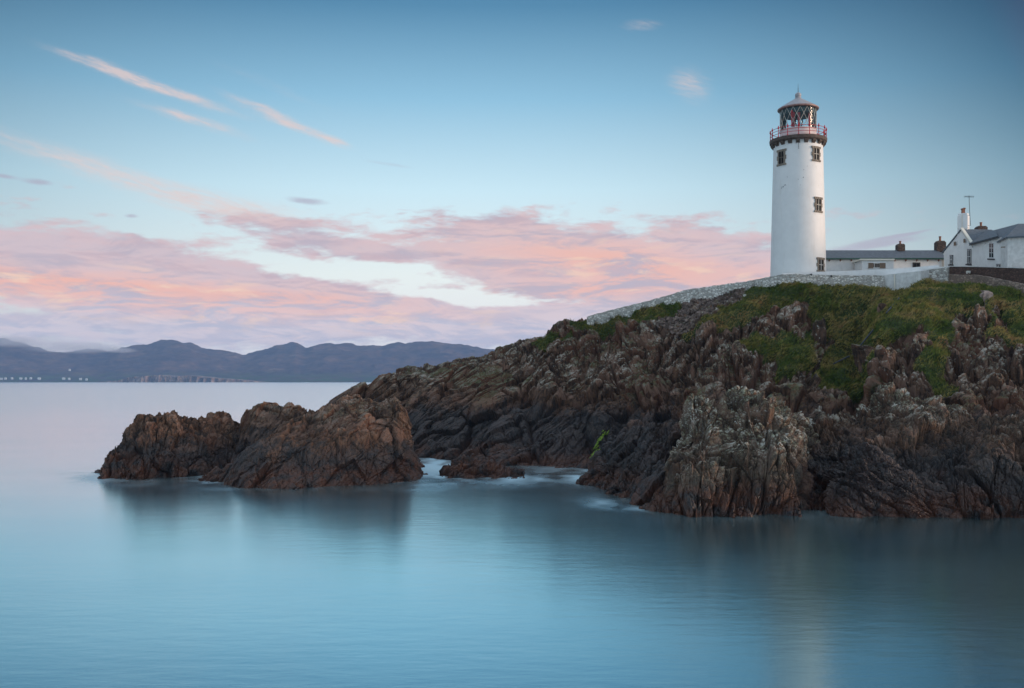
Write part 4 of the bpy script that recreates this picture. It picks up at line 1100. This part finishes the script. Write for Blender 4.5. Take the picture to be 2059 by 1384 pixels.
# gable-ended house
hs = empty('gable_house', P(1930, 535, 121), 'white gabled house with tall chimney and dark slate roof at the right', 'house')
zE = CAMZ + (HY - 493) / F * 118.0
g0 = P(1898, 507, 123.5); g1 = P(1954, 493, 118.4); ap = P(1933.5, 463, 120.6)
zbase = 15.5
gv = Vector((3.8, 0.4, 0))           # runs back from the gable, away to the right
mb = MB(); mb.prism([Vector((g0.x, g0.y, zbase)), Vector((g1.x, g1.y, zbase)), g1, ap, g0], gv); mb.build('wall', M_WHITE, hs)
def slab(parent, name, a, b_, c, d, th, mat):
    mb = MB(); n_ = (b_ - a).cross(d - a).normalized()
    if n_.z < 0: n_ = -n_
    mb.prism([a + n_ * .012, b_ + n_ * .012, c + n_ * .012, d + n_ * .012], n_ * th); return mb.build(name, mat, parent)
ov = (g1 - ap).normalized(); gi = gv.normalized() * -0.12
rfL = slab(hs, 'roof', ap + gi, ap + gv, g0 + gv + (g0 - ap).normalized() * .3, g0 + gi + (g0 - ap).normalized() * .3, .14, M_SLATE)
rfR = slab(hs, 'roof', ap + gi, ap + gv, g1 + gv + ov * .5, g1 + gi + ov * .5, .14, M_SLATE)
sk = slab(hs, 'gable_coping', ap + gi * 1.6 + Vector((0, 0, .15)), ap + gi * -1.5 + Vector((0, 0, .15)), g1 + gi * -1.5 + ov * .55 + Vector((0, 0, .15)), g1 + gi * 1.6 + ov * .55 + Vector((0, 0, .15)), .16, M_CREAM)
# wing whose eave comes forward to the right
e0 = P(1954, 493, 118.3); e1 = P(2012, 477.5, 112.0); r0_ = P(1944, 466, 121.5); r1_ = P(2003, 465.5, 117.5)
bk = Vector((6.5, 1.5, 0))
def on_plane(px, py, a, b_, c):
    n_ = (b_ - a).cross(c - a); o_ = Vector((0, 0, CAMZ)); d = P(px, py, 1.0) - o_
    return o_ + d * (n_.dot(a - o_) / n_.dot(d))
r0_ = on_plane(1944, 466, e0, e1, r1_)
mb = MB(); mb.prism([Vector((e0.x, e0.y, zbase)), Vector((e1.x, e1.y, zbase)), e1, e0], bk); mb.build('wing_wall', M_WHITE, hs)
nn_ = Vector((-.35, -.15, 0))
rw = slab(hs, 'wing_roof', e0 + nn_, e1 + nn_, r1_, r0_, .14, M_SLATE)
mb = MB(); mb.tube([e0 + nn_ + Vector((0, 0, -.02)), e1 + nn_ + Vector((0, 0, -.02))], .07, 8); mb.build('gutter', M_DARK, hs)
for t in (.12, .3, .5, .7):
    c = e0.lerp(e1, t) + Vector((-.12, -.05, -.22)); mb = MB(); mb.box(c, (.3, .1, .12)); mb.build('eaves_bracket', M_WHITE, hs)
# chimney stack on the gable
mb = MB(); ca = P(1936.5, 429, 121.2); zc0 = ap.z - 1.6
M = Matrix.Rotation(R(-38), 3, 'Z')
mb.box(Vector((ca.x + .05, 121.2, (ca.z - .3 + zc0) / 2)), (1.15, 1.0, ca.z - .3 - zc0), M); mb.box(Vector((ca.x + .05, 121.2, ca.z - .17)), (1.05, .9, .25), M); mb.box(Vector((ca.x + .05, 121.2, zc0 + 1.9)), (1.22, 1.07, .10), M)
ch = mb.build('chimney', M_WHITE, rfL, bevel=.05)
for (ox, hp) in ((-.12, .62), (.16, .72)):
    mb = MB(); mb.lathe([(.13, 0), (.15, .03), (.12, hp * .3), (.12, hp * .7), (.19, hp * .78), (.19, hp * .9), (.14, hp)], 12, (ca.x + ox, 121.2 + ox * .5, ca.z - .05)); mb.build('chimney_pot', M_TERRA, ch, smooth=40)
mb = MB(); q0 = Vector((ca.x + .05, 121.2, 0)) + M @ Vector((-.02, -.53, 0)); mb.tube([Vector((q0.x - .02, q0.y - .04, ca.z - .2)), Vector((q0.x - .02, q0.y - .04, zbase + 2))], .035, 6); mb.build('down_pipe', M_CREAM, hs)
chimney(rw, 1966.5, 1986, 454, 473, on_plane(1976, 471, e0, e1, r1_).y, M_CHIM, (5, 8))
# windows follow the two wall planes
def gpt(px, py):  # depth on gable plane
    t = (px - 1898) / (1954 - 1898); return g0.y + (g1.y - g0.y) * t - .02
def wpt(px):
    t = (px - 1954) / (2012 - 1954); return e0.y + (e1.y - e0.y) * t - .02
window(hs, 1909.5, 1916, 513, 532, gpt(1909.5, 0), Y1=gpt(1916, 0), frame=M_WHITE, bars=(1, 1))
window(hs, 1944.5, 1953, 501, 531, gpt(1944.5, 0), Y1=gpt(1953, 0), frame=M_WHITE, bars=(1, 1))
window(hs, 1988.5, 1999.5, 487.5, 520, wpt(1988.5), Y1=wpt(1999.5), frame=M_WHITE, bars=(1, 2))
window(hs, 2003, 2014, 531, 545, wpt(2003), Y1=wpt(2014), frame=M_WHITE, bars=(1, 0), sill=False)
for (a_, b2) in ((1917.5, 1922), (1937, 1941)):
    y0 = 487 if a_ < 1930 else 481
    q0, q1 = P(a_, y0, gpt(a_, 0)), P(b2, y0, gpt(b2, 0)); q1.z = q0.z
    mb = MB(); mb.prism([q0, q1, q1 - Vector((0, 0, .45)), q0 - Vector((0, 0, .45))], Vector((-.02, -.06, 0))); mb.build('vent', M_SHUT, hs)

# hipped block at the frame edge
hb = empty('hipped_house', P(2045, 535, 111), 'white house block with hipped slate roof cut by the right edge', 'house')
h0 = P(2012, 478, 111.6); h1 = P(2026, 477, 109.0); h2 = P(2075, 472, 107.5); h3 = P(2150, 472, 107.0)
mb = MB(); mb.prism([Vector((h0.x, h0.y, zbase)), Vector((h1.x, h1.y, zbase)), Vector((h3.x, h3.y, zbase)), Vector((h3.x + 1, h3.y + 9, zbase)), Vector((h0.x + 3, h0.y + 6, zbase))], (0, 0, h1.z - zbase - .02)); mb.build('wall', M_WEATH, hb)
ap2 = P(2048, 450, 114.5); ap3 = P(2140, 450, 114.5)
mb = MB(); z_ = h1.z; u0 = P(2004, 479, 112.6); u0.z = z_; u1 = h1 + Vector((-.3, -.3, 0)); u1.z = z_; u3 = h3 + Vector((0, -.3, 0)); u3.z = z_; u4 = r1_ + Vector((-.2, .2, .16))
mb.add([u0, u1, u3, ap3, ap2, u4, u0 - Vector((0, 0, .14)), u1 - Vector((0, 0, .14)), u3 - Vector((0, 0, .14)), ap3 + Vector((2, 6, -2)), ap2 + Vector((0, 6, -2))],
       [(1, 2, 3, 4), (0, 1, 4), (0, 4, 5), (0, 6, 7, 1), (1, 7, 8, 2), (4, 3, 9, 10), (5, 4, 10)]); mb.build('roof', M_SLATE, hb)
mb = MB(); q = P(2020, 497, 109.9); mb.box(q, (.75, .12, .12), Matrix.Rotation(R(-30), 3, 'Z')); mb.build('ledge', M_STONE, hb)
an = empty('tv_antenna', P(1951, 430, 120.2), 'thin television aerial on a pole strapped beside the tall white chimney', 'antenna')
Ya = 120.4; mb = MB(); mb.tube([P(1951.5, 454, Ya), P(1949.5, 422, Ya), P(1948.5, 394, Ya)], .03, 6); mb.build('mast', M_DARK, an)
mb = MB(); q = P(1948.5, 396, Ya); mb.tube([q + Vector((-.55, 0, .02)), q + Vector((.55, 0, -.02))], .018, 5)
for i in range(8):
    xx = -.52 + i * .148; mb.tube([q + Vector((xx, -.35, .02)), q + Vector((xx, .35, .02))], .010, 4); mb.tube([q + Vector((xx, 0, -.16)), q + Vector((xx, 0, .2))], .010, 4)
mb.build('aerial', M_DARK, an)
for yy_ in (454, 433):
    mb = MB(); mb.tube([P(1951, yy_, Ya), P(1944, yy_, Ya + .3)], .02, 5); mb.build('strap', M_DARK, an)

# ------------------------------------------------------------------ far hills, low sea cliff and far houses
def hills():
    sky_ = [(-900, 700), (-500, 690), (-200, 684), (0, 680), (40, 688), (80, 702), (140, 704), (200, 703), (215, 706), (240, 697), (290, 692), (320, 685), (345, 683), (385, 686), (420, 696), (470, 706), (490, 710), (520, 698), (555, 692), (575, 694), (592, 688), (612, 695), (628, 689), (680, 689), (730, 693),
            (770, 695), (800, 690), (815, 688), (848, 686), (900, 690), (950, 697), (1015, 706), (1100, 715), (1250, 728), (1500, 738), (1800, 744), (2300, 750), (3000, 758)]
    xs = np.array([s[0] for s in sky_], float); ys = np.array([s[1] for s in sky_], float)
    nu, nv = 900, 90
    px = np.concatenate([np.linspace(-900, 1150, 760), np.linspace(1160, 3000, 140)])
    top = np.interp(px, xs, ys)
    t = np.linspace(0, 1, nv)
    V = np.zeros((nu, nv, 3)); Y0, Y1 = 6000.0, 7600.0
    for j, tt in enumerate(t):
        if tt < .85:
            u = tt / .85; Y = Y0 + (Y1 - Y0) * u
            hz = (HY - top) / F * Y1 + CAMZ
            prof_ = 0.10 * min(u / .12, 1) + 0.90 * (max(0, u - .06) / .94) ** 1.35
            V[:, j] = np.stack([(px - CX) / F * Y, np.full(nu, Y), -2 + (hz + 2) * prof_], 1)
        else:
            u = (tt - .85) / .15; Y = Y1 + 1400 * u
            hz = (HY - top) / F * Y1 + CAMZ
            V[:, j] = np.stack([(px - CX) / F * Y, np.full(nu, Y), hz * (1 - u * .9)], 1)
    p = V.reshape(-1, 3)
    k = np.clip((p[:, 1] - 6050) / 500, 0, 1) * np.clip(p[:, 2] / 60, 0, 1)
    rid = (1 - np.abs(fbm(p * np.array([1, 1, 0]) / 380., 5, 5))) * 46 + fbm(p / 90., 4, 8) * 7
    p[:, 2] += (rid - 36) * k
    p[:, 1] += fbm(p / 500., 3, 3) * 60 * (p[:, 1] > 6001)
    V = p.reshape(nu, nv, 3)
    m, b, pos, geo = newmat('heather_hills')
    sp = E.nt.nodes.new('ShaderNodeSeparateXYZ'); link(pos, sp.inputs[0]); z = E(sp.outputs[2])
    n = noise(pos, 0.004, 6, 0.65); n2_ = noise(mapping(pos, (1, 1, 4)), 0.012, 5, 0.65)
    c = ramp(n * .5 + n2_ * .5, [(0.34, (0.035, 0.030, 0.045)), (0.48, (0.085, 0.062, 0.070)), (0.58, (0.15, 0.095, 0.080)), (0.70, (0.28, 0.22, 0.18))])
    c = mixc(smooth(z, 90, 15) * smooth(n2_, .38, .6), c, (0.05, 0.085, 0.035))
    c = mixc(smooth(noise(mapping(pos, (1, 1, 9)), 0.02, 5, 0.7), .66, .72) * .5, c, (0.35, 0.30, 0.25))
    link(c, b.inputs['Base Color']); b.inputs['Roughness'].default_value = 1.0; b.inputs['Specular IOR Level'].default_value = 0.1
    o = grid_obj('hills', V, m, None, True); tag(o, 'blue hazy hills across the water', None, None, 'structure')
    # low cliff on the far shore
    cl = [(200, 769), (240, 765), (265, 758), (300, 756), (320, 754), (350, 757), (380, 755), (410, 758), (440, 761), (470, 763), (500, 766), (540, 769)]
    px = np.linspace(200, 540, 360); top = np.interp(px, [c[0] for c in cl], [c[1] for c in cl])
    nv = 30; V = np.zeros((360, nv, 3))
    for j in range(nv):
        u = j / (nv - 1); Yc_ = 5850 + (0 if u < .6 else (u - .6) * 500) + u * 20
        hz = (HY - top) / F * 5900 + CAMZ
        V[:, j] = np.stack([(px - CX) / F * 5880, np.full(360, Yc_), -3 + (hz + 3) * min(1, u / .6)], 1)
    p = V.reshape(-1, 3); p[:, 1] += fbm(np.stack([p[:, 0] / 22, p[:, 2] / 60, p[:, 2] * 0], 1), 4, 2) * 30 ; V = p.reshape(360, nv, 3)
    m, b, pos, geo = newmat('far_cliff_rock')
    n = noise(mapping(pos, (1, .2, .4)), 0.05, 4, .7)
    link(ramp(n, [(.35, (.07, .055, .05)), (.5, (.20, .13, .10)), (.66, (.42, .30, .23))]), b.inputs['Base Color']); b.inputs['Roughness'].default_value = 1
    o = grid_obj('sea_cliff', V, m); tag(o, 'low brown sea cliff along the far shore below the hills', None, None, 'structure')
hills()
def far_house(k, px, py, w):
    Y = 5990.; c = P(px, py, Y); s = Y / F; W = w * s; mb = MB()
    mb.box((c.x, Y, c.z), (W, 9, 4.5)); mb.prism([(c.x - W / 2, Y - 5, c.z + 2.25), (c.x - W / 2, Y, c.z + 5), (c.x - W / 2, Y + 5, c.z + 2.25)], (W, 0, 0))
    mb.box((c.x, Y, c.z - 5), (W * .9, 8, 6))
    o = mb.build('far_house', M_WEATH)
    return o
fl = ['leftmost white house on the far shore at the frame edge', 'second far white house from the left on the shore', 'third far white house from the left on the shore', 'fourth far white house from the left on the shore', 'fifth far white house from the left on the shore',
      'sixth far white house from the left, in the long row', 'seventh far white house from the left, ending the long row', 'first white house of the middle far cluster', 'right white house of the middle far cluster', 'lone white house on the slope above the far cluster', 'left white house of the rightmost far pair', 'right white house of the rightmost far pair']
for k, ((px, py, w), lab) in enumerate(zip(((3, 761.5, 5), (11, 761, 4), (24, 760.5, 4), (42, 761, 5), (52, 761, 3.5), (62, 760.5, 4), (79, 761, 6), (128, 761, 6), (139, 761.5, 4), (140, 743.5, 3), (162, 762, 5), (174, 763, 4)), fl)):
    o = far_house(k, px, py, w); tag(o, lab, 'house', 'white houses on the far shore')

# ------------------------------------------------------------------ sea
def sea():
    def ax_(lo, hi, step, far, g=1.35):
        a = list(np.arange(lo, hi + step, step)); s = step; x = a[-1]
        while x < far: s *= g; x += s; a.append(x)
        s = step; x = a[0]
        while x > -far: s *= g; x -= s; a.insert(0, x)
        return np.array(a)
    xs = ax_(-60, 66, 0.35, 9000); ys = ax_(24, 128, 0.35, 9000)
    ys = ys[(ys > -400) & (ys < 6700)]
    X, Yg = np.meshgrid(xs, ys, indexing='ij')
    pts = np.stack([X, Yg, X * 0], -1)
    E_ = np.concatenate(EDGE); kd = kdtree.KDTree(len(E_))
    for i, q in enumerate(E_): kd.insert((q[0], q[1], 0), i)
    kd.balance()
    inn = (X > -62) & (X < 68) & (Yg > 50) & (Yg < 130)
    D = np.full(X.shape, 99.0); ii = np.argwhere(inn)
    for a, b_ in ii: D[a, b_] = kd.find((X[a, b_], Yg[a, b_], 0))[2]
    PX = X / np.maximum(Yg, 1) * F + CX; PY = HY + CAMZ * F / np.maximum(Yg, 1)
    sp_ = [(905, 945, 70, 22, 1.3), (870, 940, 26, 16, 1.0), (1110, 958, 110, 12, 1.0), (1200, 955, 40, 10, .7), (440, 948, 60, 16, .8), (330, 972, 140, 10, .30), (1225, 1012, 60, 10, .9), (1270, 1022, 40, 7, .6),
           (1740, 1030, 70, 6, .35), (190, 960, 40, 8, .45), (840, 985, 60, 10, .35), (980, 975, 90, 7, .8), (1930, 1165, 50, 4, .18), (640, 985, 200, 5, .15)]
    S = np.zeros(X.shape)
    for (a, b_, rx, ry, s_) in sp_: S += s_ * np.exp(-((PX - a) / rx) ** 2 - ((PY - b_) / ry) ** 2)
    nz = fbm(np.stack([X * .5, Yg * .28, X * 0], -1).reshape(-1, 3), 5, 21).reshape(X.shape)
    st = fbm(np.stack([X * 1.2, Yg * .5, X * 0 + 5], -1).reshape(-1, 3), 4, 25).reshape(X.shape)
    foam = 1.1 * S * np.clip(0.65 + .55 * nz + .3 * st, 0, 1.4) * (np.exp(-D / 5.5) + .12) + 0.20 * np.exp(-D / 1.6) * np.clip(.5 + nz, 0, 1)
    foam = np.clip(foam, 0, 1) * inn
    m, b, pos, geo = newmat('sea_water')
    sp3 = E.nt.nodes.new('ShaderNodeSeparateXYZ'); link(pos, sp3.inputs[0]); xx, yy = E(sp3.outputs[0]), E(sp3.outputs[1])
    v1 = comb(xx * 0.05, yy * 0.09, 0.0)
    sw = noise(v1, 1.0, 4, 0.55)
    c = mixc(smooth(sw, 0.35, 0.7), (0.002, 0.021, 0.034), (0.004, 0.034, 0.050))
    fo = attr('foam')
    c = mixc(fo.clamp(), c, (0.50, 0.73, 0.84))
    link(c, b.inputs['Base Color'])
    b.inputs['IOR'].default_value = 1.5
    far_ = smooth(yy, 90.0, 420.0)
    rg = 0.155 + 0.07 * sw + fo * 0.3 + far_ * 0.06
    link(rg, b.inputs['Roughness'])
    rip = noise(comb(xx * 0.55, yy * 1.5, 0.0), 1.0, 5, 0.6)
    rip2 = noise(comb(xx * 0.10, yy * 0.16, 3.0), 1.0, 3, 0.5)
    link(bump((rip * 0.5 + rip2 * 0.8) * (1.0 - far_ * 0.97), 0.28, 0.07), b.inputs['Normal'])
    gl = E.nt.nodes.new('ShaderNodeBsdfGlossy'); gl.distribution = 'MULTI_GGX'; gl.inputs['Color'].default_value = (0.74, 0.95, 1.0, 1); link(rg, gl.inputs['Roughness'])
    link(b.inputs['Normal'].links[0].from_socket, gl.inputs['Normal'])
    mx = E.nt.nodes.new('ShaderNodeMixShader'); out = E.nt.nodes['Material Output']
    lw = E.nt.nodes.new('ShaderNodeLayerWeight'); lw.inputs[0].default_value = 0.5
    link((1.0 - fo.clamp()) * smooth(E(lw.outputs['Facing']), 0.38, 0.92) * 0.97, mx.inputs[0])
    link(mixc(smooth(E(lw.outputs['Facing']), 0.84, 0.97), (0.60, 0.90, 0.98), (1.0, 0.985, 0.985)), gl.inputs['Color']); link(b.outputs[0], mx.inputs[1]); link(gl.outputs[0], mx.inputs[2]); link(mx.outputs[0], out.inputs[0])
    o = grid_obj('water', pts, m, {'foam': foam}, True)
    tag(o, 'smooth blue sea blurred by a long exposure', None, None, 'structure')
    mb = MB(); mb.box((0, 3200, -14), (18500, 7300, 2)); 
    o = mb.build('seabed', plain('seabed_rock', (0.05, 0.06, 0.06), .9)); tag(o, 'dark sea bed under the water', None, None, 'structure')
sea()

# ------------------------------------------------------------------ haze between here and the hills
def haze():
    m = bpy.data.materials.new('haze'); m.use_nodes = True; nt_ = m.node_tree
    for n in list(nt_.nodes): nt_.nodes.remove(n)
    out = nt_.nodes.new('ShaderNodeOutputMaterial'); v = nt_.nodes.new('ShaderNodeVolumePrincipled')
    v.inputs['Color'].default_value = (0.38, 0.61, 1.0, 1); v.inputs['Density'].default_value = 0.00007
    v.inputs['Anisotropy'].default_value = 0.0
    nt_.links.new(v.outputs[0], out.inputs['Volume'])
    mb = MB(); mb.box((0, 4250, 170), (19000, 9500, 376))
    o = mb.build('haze', m); tag(o, 'thin blue haze over the bay', None, None, 'stuff')
haze()
def mist(px, py, w, h, label):
    Y = 7000.; c = P(px, py, Y); s_ = Y / F; mb = MB()
    prof = [(math.cos(a) * 1.0 if abs(a) < 1.57 else 0.0, math.sin(a)) for a in [(-90 + 15 * k) * math.pi / 180 for k in range(13)]]
    mb.lathe([(r_ * 1.0, z_) for r_, z_ in prof], 24)
    mb.v = [(c.x + x * w * s_ / 2, Y + y * 300, c.z + z * h * s_ / 2) for x, y, z in mb.v]
    m = bpy.data.materials.get('mist')
    if m is None:
        m = bpy.data.materials.new('mist'); m.use_nodes = True; nt_ = m.node_tree; E.nt = nt_
        for n in list(nt_.nodes): nt_.nodes.remove(n)
        out = nt_.nodes.new('ShaderNodeOutputMaterial'); v = nt_.nodes.new('ShaderNodeVolumePrincipled')
        v.inputs['Color'].default_value = (0.97, 0.95, 0.97, 1)
        tc = nt_.nodes.new('ShaderNodeTexCoord'); g = tc.outputs['Generated']
        sp = nt_.nodes.new('ShaderNodeSeparateXYZ'); link(g, sp.inputs[0])
        a, b_, c_ = (E(sp.outputs[i]) - 0.5 for i in range(3))
        r2 = (a * a + b_ * b_ + c_ * c_) * 4.0
        ge_ = nt_.nodes.new('ShaderNodeNewGeometry')
        n_ = noise(mapping(ge_.outputs['Position'], (1, 1, 2.5)), 0.006, 5, 0.6)
        link((smooth(r2, 1.0, 0.15) * smooth(n_, 0.30, 0.62)) * 0.0035, v.inputs['Density'])
        link(v.outputs[0], out.inputs['Volume'])
    o = mb.build('mist', m); tag(o, label, None, None, 'stuff')
mist(20, 686, 260, 30, 'low cloud lying over the leftmost hilltop')
mist(150, 699, 230, 28, 'low cloud filling the dip between the left hills')
mist(236, 704, 70, 14, 'small wisp of cloud against the hillside')
print('EDGE pts', sum(len(e) for e in EDGE))
